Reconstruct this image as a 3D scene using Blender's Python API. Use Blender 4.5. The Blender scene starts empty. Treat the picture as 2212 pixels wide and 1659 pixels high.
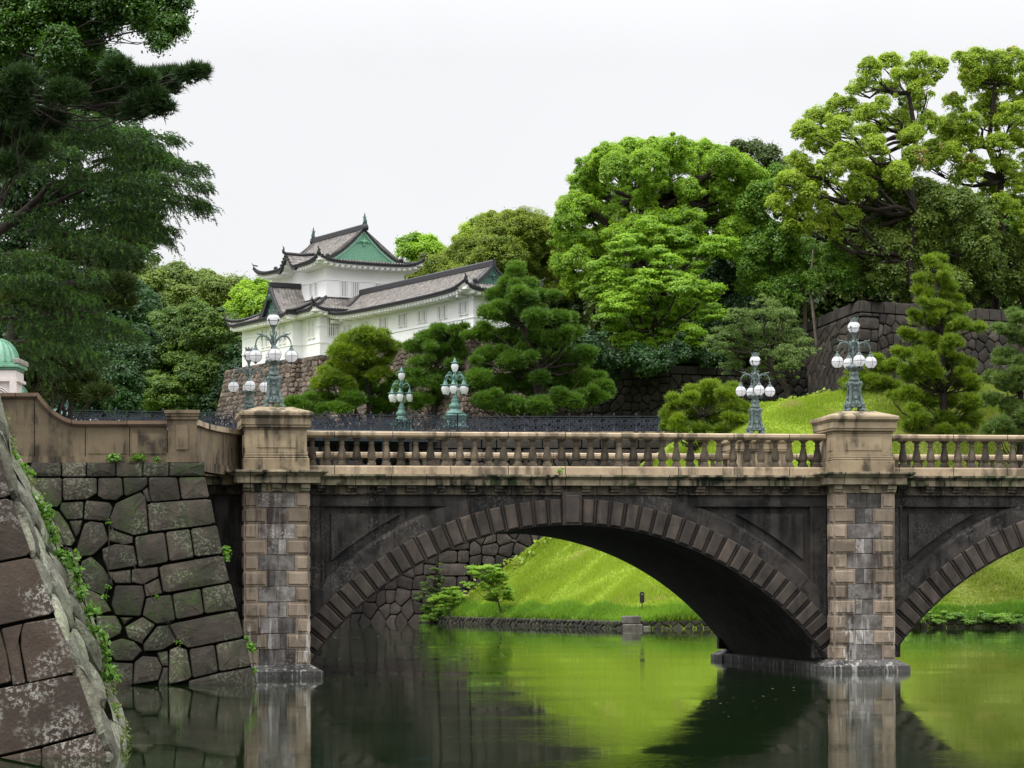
import bpy, math, random
import numpy as np
from mathutils import Vector, Matrix
R = math.radians
rng = np.random.default_rng(7)
random.seed(7)
C = bpy.context.scene.collection
# ------------------------------------------------------------------ camera model
F = 5570.0; CX, CY = 1106.0, 1267.0; H = 2.62; ROLL = 0.004
def ray(px, py):
    x = px - (py - CY) * ROLL; y = py + (px - CX) * ROLL
    return (x - CX) / F, (CY - y) / F
def P(px, py, Y):
    a, b = ray(px, py)
    return Vector((a * Y, Y, H + b * Y))
cam = bpy.data.cameras.new('camera'); co = bpy.data.objects.new('camera', cam); C.objects.link(co)
co.location = (0, 0, H); co.rotation_euler = (R(90), math.atan(ROLL), 0)
cam.sensor_width = 36; cam.lens = F / 2212 * 36; cam.shift_y = (CY - 829.5) / 2212
cam.clip_start = 0.5; cam.clip_end = 6000
bpy.context.scene.camera = co
# ------------------------------------------------------------------ object helpers
def tag(o, label=None, cat=None, group=None, kind=None):
    if label: o['label'] = label
    if cat: o['category'] = cat
    if group: o['group'] = group
    if kind: o['kind'] = kind
    return o
def empty(name, loc=(0, 0, 0), rz=0.0, label=None, cat=None, group=None):
    o = bpy.data.objects.new(name, None); C.objects.link(o)
    o.location = loc; o.rotation_euler = (0, 0, rz); o.empty_display_size = .3
    return tag(o, label, cat, group)
def mesh_np(name, v, f, mat, parent=None, tint=None, smooth=False, loc=(0, 0, 0)):
    """v: Nx3, f: Mxk numpy arrays, fast"""
    me = bpy.data.meshes.new(name)
    v = np.asarray(v, dtype=np.float32); f = np.asarray(f, dtype=np.int32)
    k = f.shape[1]
    me.vertices.add(len(v)); me.vertices.foreach_set('co', v.ravel())
    me.loops.add(f.size); me.loops.foreach_set('vertex_index', f.ravel())
    me.polygons.add(len(f))
    me.polygons.foreach_set('loop_start', np.arange(0, f.size, k, dtype=np.int32))
    me.polygons.foreach_set('loop_total', np.full(len(f), k, dtype=np.int32))
    if smooth: me.polygons.foreach_set('use_smooth', np.ones(len(f), dtype=bool))
    me.update(calc_edges=True)
    if tint is not None:
        at = me.attributes.new('tint', 'FLOAT', 'FACE'); at.data.foreach_set('value', np.asarray(tint, dtype=np.float32))
    me.materials.append(mat)
    o = bpy.data.objects.new(name, me); C.objects.link(o); o.location = loc
    if parent: o.parent = parent
    return o
class MB:
    def __init__(s, tf=None): s.v = []; s.f = []; s.t = []; s.tf = tf; s.sm = []
    def add(s, vs, fs, t=0.0, smooth=False, tf=None):
        n = len(s.v); tf = tf or s.tf
        for p in vs: s.v.append(tuple(tf(*p)) if tf else tuple(p))
        for f in fs: s.f.append(tuple(i + n for i in f)); s.t.append(t); s.sm.append(smooth)
    def box(s, a, b, t=0.0, bev=0.0, tf=None):
        x0, y0, z0 = a; x1, y1, z1 = b
        if bev <= 0:
            vs = [(x0,y0,z0),(x1,y0,z0),(x1,y1,z0),(x0,y1,z0),(x0,y0,z1),(x1,y0,z1),(x1,y1,z1),(x0,y1,z1)]
            s.add(vs, [(0,3,2,1),(4,5,6,7),(0,1,5,4),(1,2,6,5),(2,3,7,6),(3,0,4,7)], t, tf=tf)
            return
        e = bev; vs = []; X = (x0, x1); Yy = (y0, y1); Z = (z0, z1)
        def idx(i, j, k, ax): return (((i*2+j)*2)+k)*3+ax
        for i in (0,1):
            for j in (0,1):
                for k in (0,1):
                    x = X[i]; y = Yy[j]; z = Z[k]; dx = e*(1-2*i); dy = e*(1-2*j); dz = e*(1-2*k)
                    vs += [(x, y+dy, z+dz), (x+dx, y, z+dz), (x+dx, y+dy, z)]
        fs = []
        for i in (0,1):
            q = [idx(i,0,0,0), idx(i,1,0,0), idx(i,1,1,0), idx(i,0,1,0)]; fs.append(q if i else q[::-1])
            q = [idx(0,i,0,1), idx(1,i,0,1), idx(1,i,1,1), idx(0,i,1,1)]; fs.append(q[::-1] if i else q)
            q = [idx(0,0,i,2), idx(1,0,i,2), idx(1,1,i,2), idx(0,1,i,2)]; fs.append(q if i else q[::-1])
        for j in (0,1):
            for k in (0,1):
                q = [idx(0,j,k,1), idx(1,j,k,1), idx(1,j,k,2), idx(0,j,k,2)]; fs.append(q if (j == k) else q[::-1])
                q = [idx(j,0,k,0), idx(j,1,k,0), idx(j,1,k,2), idx(j,0,k,2)]; fs.append(q if (j != k) else q[::-1])
                q = [idx(j,k,0,0), idx(j,k,1,0), idx(j,k,1,1), idx(j,k,0,1)]; fs.append(q if (j == k) else q[::-1])
        for i in (0,1):
            for j in (0,1):
                for k in (0,1):
                    q = [idx(i,j,k,0), idx(i,j,k,1), idx(i,j,k,2)]; fs.append(q if (i+j+k) % 2 == 1 else q[::-1])
        s.add(vs, fs, t, tf=tf)
    def sweep(s, prof, u0, u1, t=0.0, axis='u', closed=True, n=1):
        """extrude (w,z) profile along u"""
        vs = []; k = len(prof)
        for i in range(n + 1):
            u = u0 + (u1 - u0) * i / n
            vs += [(u, w, z) for w, z in prof]
        fs = []
        for i in range(n):
            for j in range(k if closed else k - 1):
                a = i*k + j; b = i*k + (j+1) % k
                fs.append((a, b, b + k, a + k))
        if closed: fs.append(tuple(range(k))[::-1]); fs.append(tuple(range(n*k, n*k + k)))
        s.add(vs, fs, t)
    def lathe(s, prof, c=(0, 0, 0), n=16, t=0.0, smooth=True, cap=True, sq=None):
        vs = []; fs = []; k = len(prof)
        for r, z in prof:
            for i in range(n):
                a = 2*math.pi*(i + .5)/n
                rr = r
                if sq: rr = r / max(abs(math.cos(a)), abs(math.sin(a)))
                vs.append((c[0] + rr*math.cos(a), c[1] + rr*math.sin(a), c[2] + z))
        for j in range(k - 1):
            for i in range(n):
                a = j*n + i; b = j*n + (i+1) % n
                fs.append((a, b, b + n, a + n))
        if cap: fs.append(tuple(range(n))[::-1]); fs.append(tuple(range((k-1)*n, k*n)))
        s.add(vs, fs, t, smooth)
    def tube(s, pts, rad, n=6, t=0.0, smooth=True):
        pts = [Vector(p) for p in pts]; vs = []; fs = []
        m = len(pts); up = Vector((.13, .31, 1)).normalized()
        for i, p in enumerate(pts):
            d = (pts[min(i+1, m-1)] - pts[max(i-1, 0)])
            if d.length < 1e-9: d = Vector((0, 0, 1))
            d.normalize()
            a = d.cross(up)
            if a.length < .05: a = d.cross(Vector((1, 0, 0)))
            a.normalize(); b = d.cross(a)
            r = rad[i] if hasattr(rad, '__len__') else rad
            for j in range(n):
                q = 2*math.pi*j/n
                vs.append(tuple(p + a*(r*math.cos(q)) + b*(r*math.sin(q))))
        for i in range(m - 1):
            for j in range(n):
                a = i*n + j; b = i*n + (j+1) % n
                fs.append((a, a + n, b + n, b))
        fs.append(tuple(range(n))); fs.append(tuple(range((m-1)*n, m*n))[::-1])
        s.add(vs, fs, t, smooth)
    def sphere(s, c, r, n=16, m=10, t=0.0, sz=1.0):
        prof = [(max(1e-4, r*math.sin(math.pi*i/m)), -r*sz*math.cos(math.pi*i/m)) for i in range(m + 1)]
        s.lathe(prof, c, n, t, True, False)
    def build(s, name, mat, parent=None, loc=(0, 0, 0), origin=None):
        me = bpy.data.meshes.new(name)
        vs = s.v
        if origin is not None:
            o_ = Vector(origin); vs = [tuple(Vector(p) - o_) for p in vs]
        me.from_pydata(vs, [], s.f); me.update()
        me.polygons.foreach_set('use_smooth', s.sm)
        at = me.attributes.new('tint', 'FLOAT', 'FACE'); at.data.foreach_set('value', s.t)
        me.materials.append(mat)
        o = bpy.data.objects.new(name, me); C.objects.link(o); o.location = loc
        if parent: o.parent = parent
        return o
def copy_tree(o, parent=None):
    c = o.copy(); C.objects.link(c)
    if parent: c.parent = parent
    for ch in list(o.children): copy_tree(ch, c)
    return c
# ------------------------------------------------------------------ node helpers
class NT:
    def __init__(s, name):
        s.m = bpy.data.materials.new(name); s.m.use_nodes = True
        s.nt = s.m.node_tree; s.nt.nodes.clear()
        s.out = s.n('ShaderNodeOutputMaterial')
    def n(s, t, **kw):
        x = s.nt.nodes.new(t)
        for k, v in kw.items():
            if k.startswith('i_'):
                key = k[2:].replace('_', ' ')
                if key.isdigit(): key = int(key)
                s.put(x.inputs[key], v)
            else: setattr(x, k, v)
        return x
    def put(s, inp, v):
        if isinstance(v, bpy.types.NodeSocket): s.nt.links.new(v, inp)
        elif isinstance(v, bpy.types.Node): s.nt.links.new(v.outputs[0], inp)
        elif isinstance(v, (tuple, list)) and len(v) == 3 and inp.type == 'RGBA': inp.default_value = (*v, 1)
        else: inp.default_value = v
    def co(s, sc=(1, 1, 1), loc=(0, 0, 0)):
        tc = s.n('ShaderNodeTexCoord'); mp = s.n('ShaderNodeMapping')
        s.nt.links.new(tc.outputs['Object'], mp.inputs[0]); mp.inputs['Scale'].default_value = sc; mp.inputs['Location'].default_value = loc
        return mp
    def noise(s, scale, detail=4, sc=(1, 1, 1), rough=.55, loc=(0, 0, 0)):
        x = s.n('ShaderNodeTexNoise'); s.nt.links.new(s.co(sc, loc).outputs[0], x.inputs['Vector'])
        x.inputs['Scale'].default_value = scale; x.inputs['Detail'].default_value = detail; x.inputs['Roughness'].default_value = rough
        return x.outputs[0]
    def ramp(s, fac, a, b, c0=0.0, c1=1.0):
        x = s.n('ShaderNodeMapRange'); s.put(x.inputs[0], fac)
        for i, v in enumerate((a, b, c0, c1)): x.inputs[i + 1].default_value = v
        return x.outputs[0]
    def mix(s, fac, a, b, mode='MIX'):
        x = s.n('ShaderNodeMix', data_type='RGBA', blend_type=mode)
        s.put(x.inputs[0], fac); s.put(x.inputs[6], a); s.put(x.inputs[7], b)
        return x.outputs[2]
    def math(s, op, a, b=0.0):
        x = s.n('ShaderNodeMath', operation=op); s.put(x.inputs[0], a); s.put(x.inputs[1], b)
        return x.outputs[0]
    def tint(s):
        return s.n('ShaderNodeAttribute', attribute_name='tint').outputs['Fac']
    def bsdf(s, col, rough=.85, bump=None, strength=.4, dist=.02, spec=.3, metal=0.0):
        b = s.n('ShaderNodeBsdfPrincipled'); s.put(b.inputs['Base Color'], col); s.put(b.inputs['Roughness'], rough)
        b.inputs['Specular IOR Level'].default_value = spec; b.inputs['Metallic'].default_value = metal
        if bump is not None:
            u = s.n('ShaderNodeBump'); s.put(u.inputs['Height'], bump); u.inputs['Strength'].default_value = strength; u.inputs['Distance'].default_value = dist
            s.nt.links.new(u.outputs[0], b.inputs['Normal'])
        s.nt.links.new(b.outputs[0], s.out.inputs[0])
        return s.m
def stone(name, c1, c2, dirt=(.03, .028, .025), grain=9, streak=.5, blot=1.2, lichen=None, lich=.5, moss=None, mossamt=.5,
          bump=.5, bdist=.02, joint=None, jz=None, tintamt=.35, rough=.88, objrand=False, drip=0.0):
    m = NT(name)
    base = m.mix(m.ramp(m.noise(blot, 5), .35, .65), c1, c2)
    g = m.noise(grain * 6, 3)
    base = m.mix(m.ramp(g, .3, .7, .0, .5), base, m.mix(.5, base, (.01, .01, .01)))
    if streak > 0:
        st = m.noise(1.6, 5, (2.2, 2.2, .28)); b2 = m.noise(.8, 6, (1, 1, 1), .6, (3, 7, 1))
        f = m.math('MULTIPLY', m.ramp(st, .44, .56), m.ramp(b2, .42, .54))
        base = m.mix(m.math('MULTIPLY', f, streak), base, dirt)
    if moss:
        f = m.math('MULTIPLY', m.ramp(m.noise(.7, 6, loc=(9, 2, 4)), .5, .62), m.ramp(m.noise(7, 4), .4, .6))
        base = m.mix(m.math('MULTIPLY', f, mossamt), base, moss)
    if lichen:
        f = m.math('MULTIPLY', m.ramp(m.noise(1.1, 4, loc=(5, 5, 5)), .47, .6), m.ramp(m.noise(14, 5, rough=.7), .5, .58))
        base = m.mix(m.math('MULTIPLY', f, lich), base, lichen)
    if drip:      # pale lime streaks run down the lower stones of the piers
        tcd = m.n('ShaderNodeTexCoord'); sd_ = m.n('ShaderNodeSeparateXYZ'); m.nt.links.new(tcd.outputs['Object'], sd_.inputs[0])
        f = m.math('MULTIPLY', m.ramp(m.noise(1.7, 5, (4, 4, .5), .6, (2, 5, 3)), .56, .62), m.ramp(sd_.outputs[2], 2.3, 1.2))
        base = m.mix(m.math('MULTIPLY', f, drip), base, (.55, .54, .50))
    tt = m.ramp(m.n('ShaderNodeObjectInfo').outputs['Random'], 0, 1, 1 - tintamt, 1 + tintamt) if objrand else m.ramp(m.tint(), -1, 1, 1 - tintamt, 1 + tintamt)
    vm = m.n('ShaderNodeVectorMath', operation='SCALE'); m.put(vm.inputs[0], base); m.put(vm.inputs['Scale'], tt)
    col = vm.outputs[0]
    hgt = m.math('ADD', m.noise(grain, 6, rough=.65), m.math('MULTIPLY', m.noise(2.0, 3), .8))
    if joint or jz:
        tc = m.n('ShaderNodeTexCoord'); sp = m.n('ShaderNodeSeparateXYZ'); m.nt.links.new(tc.outputs['Object'], sp.inputs[0])
        jf = None
        for k, ax in ((joint, 0), (jz, 2)):
            if not k: continue
            fr = m.math('FRACT', m.math('DIVIDE', m.math('ADD', sp.outputs[ax], 100.0), k))
            l = m.math('LESS_THAN', m.math('ABSOLUTE', m.math('SUBTRACT', fr, .5)), .011 / k)
            jf = l if jf is None else m.math('MAXIMUM', jf, l)
        col = m.mix(jf, col, (.02, .018, .015))
        hgt = m.math('SUBTRACT', hgt, m.math('MULTIPLY', jf, 1.5))
    return m.bsdf(col, rough, hgt, bump, bdist)
def plain(name, col, rough=.6, grain=None, var=.3, metal=0.0, spec=.4, bump=0, c2=None):
    m = NT(name); c = col
    if grain: c = m.mix(m.ramp(m.noise(grain, 5), .35, .65), col, c2 or tuple(x * (1 - var) for x in col))
    return m.bsdf(c, rough, m.noise(grain * 2, 4) if bump else None, bump, .01, spec, metal)
M = {}
M['beige'] = stone('beige_stone', (.38, .30, .19), (.27, .21, .135), (.035, .03, .022), streak=.85, joint=None, moss=(.09, .12, .03), mossamt=.15, tintamt=.3)
M['beige_joint'] = stone('coping_stone', (.52, .41, .28), (.39, .30, .20), (.05, .042, .03), streak=.7, joint=1.74)
M['cornice'] = stone('cornice_stone', (.42, .35, .235), (.17, .14, .095), (.012, .014, .009), streak=1.0, blot=2.2, joint=1.05, moss=(.05, .10, .03), mossamt=.5)
M['brown'] = stone('brown_coping', (.20, .135, .09), (.13, .09, .06), (.03, .025, .02), streak=.6, joint=1.5)
M['parapet'] = stone('parapet_stone', (.22, .17, .105), (.14, .105, .068), (.035, .028, .02), streak=.95, blot=.9, moss=(.07, .08, .03), mossamt=.3, tintamt=.3)
M['baluster'] = stone('baluster_stone', (.17, .135, .09), (.075, .06, .045), (.03, .026, .02), streak=.6, blot=2.5, tintamt=.6, objrand=True)
M['dark'] = stone('spandrel_stone', (.018, .016, .015), (.062, .054, .047), (.006, .006, .006), streak=.9, blot=1.3, lichen=(.17, .16, .15), lich=.3, joint=1.9, jz=None, bump=.4)
M['frieze'] = stone('frieze_stone', (.05, .042, .034), (.16, .13, .09), (.01, .01, .009), streak=1.0, blot=3.0, lichen=(.25, .21, .15), lich=.3, joint=.867)
M['vouss'] = stone('voussoir_stone', (.095, .075, .06), (.045, .038, .033), (.018, .016, .014), streak=.5, blot=1.5, grain=14, tintamt=.45)
M['ringdark'] = stone('ring_stone', (.028, .024, .021), (.055, .046, .04), (.01, .01, .01), streak=.6)
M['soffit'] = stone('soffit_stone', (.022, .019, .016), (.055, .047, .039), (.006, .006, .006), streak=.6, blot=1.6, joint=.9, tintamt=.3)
M['quoin'] = stone('quoin_stone', (.35, .28, .205), (.25, .195, .145), (.05, .04, .03), grain=16, streak=.6, bump=.8, tintamt=.4, drip=.6)
M['infill'] = stone('infill_stone', (.12, .105, .096), (.29, .27, .25), (.05, .035, .028), grain=4, blot=3.2, streak=.9, lichen=(.5, .47, .42), lich=.45, bump=1.0, tintamt=.6, drip=.6)
M['footing'] = stone('footing_stone', (.12, .115, .11), (.07, .066, .062), (.02, .02, .02), streak=.9, lichen=(.45, .43, .40), lich=.2, drip=.5)
M['moat'] = stone('moat_wall_stone', (.024, .019, .014), (.054, .043, .032), (.02, .022, .012), grain=12, blot=1.2, streak=.8, lichen=(.13, .15, .095), lich=.6, moss=(.025, .045, .008), mossamt=.9, bump=.9, bdist=.035, tintamt=.45)
M['near'] = stone('corner_wall_stone', (.034, .023, .016), (.058, .042, .029), (.03, .024, .02), grain=14, blot=1.5, streak=.4, lichen=(.36, .35, .31), lich=.6, bump=.9, bdist=.03, tintamt=.3)
M['nearside'] = stone('weathered_stone', (.26, .27, .2), (.13, .12, .085), (.07, .06, .045), grain=8, blot=2.5, streak=.6, moss=(.12, .17, .05), mossamt=.6, lichen=(.4, .42, .32), lich=.5, bump=1.0, bdist=.06, tintamt=.4)
M['gap'] = plain('wall_gap', (.004, .004, .003), 1.0, spec=0.0)
M['farwall'] = stone('far_wall_stone', (.055, .043, .036), (.026, .022, .019), (.02, .02, .018), grain=3, blot=.35, streak=.5, bump=.8, bdist=.05, tintamt=.45, lichen=(.17, .15, .12), lich=.25)
M['castlewall'] = stone('castle_base_stone', (.19, .145, .115), (.11, .087, .072), (.05, .04, .035), grain=3, blot=.5, streak=.4, bump=.8, bdist=.05, tintamt=.55)
M['bankstone'] = stone('bank_stone', (.045, .04, .03), (.025, .022, .016), (.02, .02, .016), grain=4, blot=.8, tintamt=.4, moss=(.05, .08, .02))
M['bronze'] = plain('patina_bronze', (.15, .20, .19), .55, 14, .5, metal=.15, c2=(.055, .08, .075))
M['bronze_dark'] = plain('dark_bronze', (.03, .045, .045), .5, 20, .5, metal=.3)
M['bronze_lt'] = plain('pale_patina_bronze', (.15, .28, .24), .6, 8, .5, metal=.15, c2=(.08, .15, .13))
M['iron'] = plain('painted_iron', (.032, .040, .060), .55, 6, .4)
M['girder'] = plain('girder_paint', (.018, .03, .045), .6, 3, .5)
M['plaster'] = plain('white_plaster', (.88, .88, .87), .75, 1.2, .05)
M['plaster_trim'] = plain('white_plaster_trim', (.84, .84, .82), .75)
M['copper'] = plain('green_copper', (.16, .36, .24), .65, 6, .25)
M['copper_lt'] = plain('pale_green_copper', (.27, .50, .37), .65, 9, .25)
M['copper_dk'] = plain('dark_green_copper', (.05, .12, .095), .6, 6, .3)
M['slit'] = plain('window_recess', (.16, .16, .17), .6)
M['tile_edge'] = plain('dark_roof_tile', (.03, .03, .034), .5, 5, .4)
M['bark'] = plain('bark', (.035, .026, .02), .95, 6, .5, bump=.6)
M['bark_lt'] = plain('pale_bark', (.16, .125, .10), .95, 4, .4, bump=.5)
M['pinkwall'] = plain('carved_white_stone', (.62, .56, .54), .7, 10, .1)
M['black'] = plain('black_paint', (.01, .01, .01), .5)
M['granite'] = stone('pale_granite', (.33, .31, .27), (.22, .21, .18), streak=.3, grain=5)
m = NT('roof_tile')   # ribs are real geometry; this is only the clay's own mottling
cc = m.mix(m.ramp(m.noise(2.2, 6, rough=.7), .38, .62), (.14, .127, .118), (.31, .285, .262))
cc = m.mix(m.ramp(m.noise(9, 4), .45, .7, 0, .7), cc, (.08, .073, .068))
M['tile'] = m.bsdf(cc, .7, m.noise(12, 4), .4, .02)
m = NT('milk_glass'); b = m.n('ShaderNodeBsdfPrincipled'); b.inputs['Base Color'].default_value = (.93, .93, .94, 1)
b.inputs['Roughness'].default_value = .18; b.inputs['Subsurface Weight'].default_value = 0; b.inputs['Coat Weight'].default_value = .3
tr = m.n('ShaderNodeBsdfTranslucent'); tr.inputs[0].default_value = (.9, .9, .92, 1)
mx = m.n('ShaderNodeMixShader'); mx.inputs[0].default_value = .6; m.nt.links.new(b.outputs[0], mx.inputs[1]); m.nt.links.new(tr.outputs[0], mx.inputs[2])
m.nt.links.new(mx.outputs[0], m.out.inputs[0]); M['glass'] = m.m
def leafmat(name, a, b_, trans=.35, gloss=.04, hue2=None, t2=.12, rough=.5):
    """a..b_ = two leaf colours, mixed by the clump's own attribute and a fine noise"""
    m = NT(name)
    f = m.math('ADD', m.math('MULTIPLY', m.tint(), .8), m.math('MULTIPLY', m.noise(.9, 3), .4))
    col = m.mix(m.ramp(f, .1, 1.0), a, b_)
    if name == 'grass_blades': col = m.mix(m.ramp(m.tint(), .25, -.5, 0, .85), col, (.115, .14, .02))  # low tint turns blades dark olive: part pine shade, part duller grass
    if hue2:
        col = m.mix(m.ramp(m.noise(.28, 3, loc=(3, 1, 8)), .66 - t2, .72 - t2), col, hue2)
    d = m.n('ShaderNodeBsdfDiffuse'); m.put(d.inputs[0], col)
    tr = m.n('ShaderNodeBsdfTranslucent'); m.put(tr.inputs[0], m.mix(.5, col, tuple(min(1, x * 1.6) for x in b_)))
    mx = m.n('ShaderNodeMixShader'); mx.inputs[0].default_value = trans
    m.nt.links.new(d.outputs[0], mx.inputs[1]); m.nt.links.new(tr.outputs[0], mx.inputs[2])
    g = m.n('ShaderNodeBsdfGlossy'); g.inputs[1].default_value = rough; g.inputs[0].default_value = (.8, .9, .8, 1)
    m2 = m.n('ShaderNodeMixShader'); m2.inputs[0].default_value = gloss
    m.nt.links.new(mx.outputs[0], m2.inputs[1]); m.nt.links.new(g.outputs[0], m2.inputs[2])
    m.nt.links.new(m2.outputs[0], m.out.inputs[0])
    return m.m
M['camphor'] = leafmat('camphor_leaves', (.11, .22, .007), (.33, .51, .024), .45)
M['camphor2'] = leafmat('yellowish_camphor_leaves', (.15, .235, .008), (.38, .50, .032), .45, hue2=(.33, .20, .07), t2=.0)
M['bright'] = leafmat('fresh_maple_leaves', (.095, .205, .006), (.31, .50, .020), .45)
M['mid'] = leafmat('mid_green_leaves', (.055, .145, .008), (.18, .32, .022), .4)
M['dull'] = leafmat('dull_green_leaves', (.030, .078, .008), (.125, .205, .022), .35)
M['grey'] = leafmat('greyish_green_leaves', (.075, .13, .014), (.19, .26, .034), .35)
M['olive'] = leafmat('olive_green_leaves', (.030, .062, .008), (.085, .125, .018), .25)
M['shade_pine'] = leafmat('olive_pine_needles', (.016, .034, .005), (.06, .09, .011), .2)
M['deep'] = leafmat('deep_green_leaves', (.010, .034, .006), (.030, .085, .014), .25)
M['nearleaf'] = leafmat('glossy_leaves', (.010, .038, .003), (.065, .155, .008), .4, .04, rough=.35)
M['mound'] = leafmat('evergreen_oak_leaves', (.085, .14, .007), (.25, .32, .018), .3)
M['pine'] = leafmat('pine_needles', (.026, .078, .007), (.13, .245, .016), .3)
M['pine_yellow'] = leafmat('yellow_green_pine_needles', (.050, .105, .006), (.24, .34, .016), .3)
M['pine_dark'] = leafmat('dark_pine_needles', (.008, .026, .005), (.032, .072, .010), .2)
M['cedar'] = leafmat('cedar_needles', (.003, .013, .002), (.060, .145, .009), .2)
M['airy'] = leafmat('airy_leaves', (.06, .12, .02), (.17, .25, .05), .4)
# ------------------------------------------------------------------ world, sun
w = bpy.data.worlds.new('World'); bpy.context.scene.world = w; w.use_nodes = True
nt = w.node_tree; nt.nodes.clear()
SUN_EL, SUN_AZ = 58.0, -130.0       # azimuth measured from +Y, clockwise
out = nt.nodes.new('ShaderNodeOutputWorld'); bg = nt.nodes.new('ShaderNodeBackground'); nt.links.new(bg.outputs[0], out.inputs[0])
sky = nt.nodes.new('ShaderNodeTexSky'); sky.sky_type = 'NISHITA'; sky.sun_disc = False
sky.sun_elevation = R(SUN_EL); sky.sun_rotation = R(SUN_AZ); sky.dust_density = 4; sky.air_density = 1.5
hs = nt.nodes.new('ShaderNodeHueSaturation'); hs.inputs['Saturation'].default_value = .12; nt.links.new(sky.outputs[0], hs.inputs['Color'])
# an overcast sky: brighter overhead than at the horizon, with faint broad cloud
tc = nt.nodes.new('ShaderNodeTexCoord'); sp = nt.nodes.new('ShaderNodeSeparateXYZ'); nt.links.new(tc.outputs['Generated'], sp.inputs[0])
mr = nt.nodes.new('ShaderNodeMapRange'); nt.links.new(sp.outputs[2], mr.inputs[0])
for i, v in enumerate((0.20, 1.0, 7.75, 31.0)): mr.inputs[i + 1].default_value = v
nz = nt.nodes.new('ShaderNodeTexNoise'); nz.inputs['Scale'].default_value = 2.5; nz.inputs['Detail'].default_value = 4
nt.links.new(tc.outputs['Generated'], nz.inputs[0])
cr = nt.nodes.new('ShaderNodeMapRange'); nt.links.new(nz.outputs[0], cr.inputs[0])
for i, v in enumerate((.3, .7, .94, 1.05)): cr.inputs[i + 1].default_value = v
mu = nt.nodes.new('ShaderNodeMath'); mu.operation = 'MULTIPLY'; nt.links.new(mr.outputs[0], mu.inputs[0]); nt.links.new(cr.outputs[0], mu.inputs[1])
vm = nt.nodes.new('ShaderNodeVectorMath'); vm.operation = 'SCALE'; vm.inputs[0].default_value = (.985, .995, 1.02); nt.links.new(mu.outputs[0], vm.inputs['Scale'])
mx = nt.nodes.new('ShaderNodeMix'); mx.data_type = 'RGBA'; mx.inputs[0].default_value = .96
nt.links.new(hs.outputs[0], mx.inputs[6]); nt.links.new(vm.outputs[0], mx.inputs[7])
nt.links.new(mx.outputs[2], bg.inputs[0]); bg.inputs[1].default_value = .1
sl = bpy.data.lights.new('sun', 'SUN'); sl.energy = 1.5; sl.angle = R(14); sl.color = (1, .96, .9)
so = bpy.data.objects.new('sun', sl); C.objects.link(so)
az = R(SUN_AZ); d = Vector((math.sin(az) * math.cos(R(SUN_EL)), math.cos(az) * math.cos(R(SUN_EL)), math.sin(R(SUN_EL))))
so.rotation_euler = (-d).to_track_quat('-Z', 'Y').to_euler()
so.location = d * 200
sc = bpy.context.scene
sc.view_settings.view_transform = 'Standard'; sc.view_settings.look = 'None'; sc.view_settings.gamma = 1; sc.view_settings.exposure = .32
sc.view_settings.use_curve_mapping = False
sc.cycles.max_bounces = 6; sc.cycles.diffuse_bounces = 3; sc.cycles.glossy_bounces = 3; sc.cycles.transmission_bounces = 3
sc.cycles.transparent_max_bounces = 4; sc.cycles.use_denoising = True
# ================================================================== STONE BRIDGE
TH = R(9.3)
BO = P(598, 1267, 75.3); BO.z = 0
bridge = empty('stone_bridge', BO, TH, 'long weathered stone arch bridge with pale balustrades crossing the green moat', 'bridge')
WB = 13.9                     # overall width
PW = 1.92; PITCH = 17.79; PIERS = [0.0, PITCH, 2 * PITCH]
def BW(u, w, z): return BO + Vector((u * math.cos(TH) - w * math.sin(TH), u * math.sin(TH) + w * math.cos(TH), z))
r1 = random.Random(3)
HS = (PITCH - PW) / 2; ZS = .28; ZC = 4.46
RI = (HS * HS + (ZC - ZS) ** 2) / (2 * (ZC - ZS)); CZ = ZC - RI; TV = .80; RO = RI + TV
A0 = math.asin(HS / RI)
FW = .8                      # spandrel front plane
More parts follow.
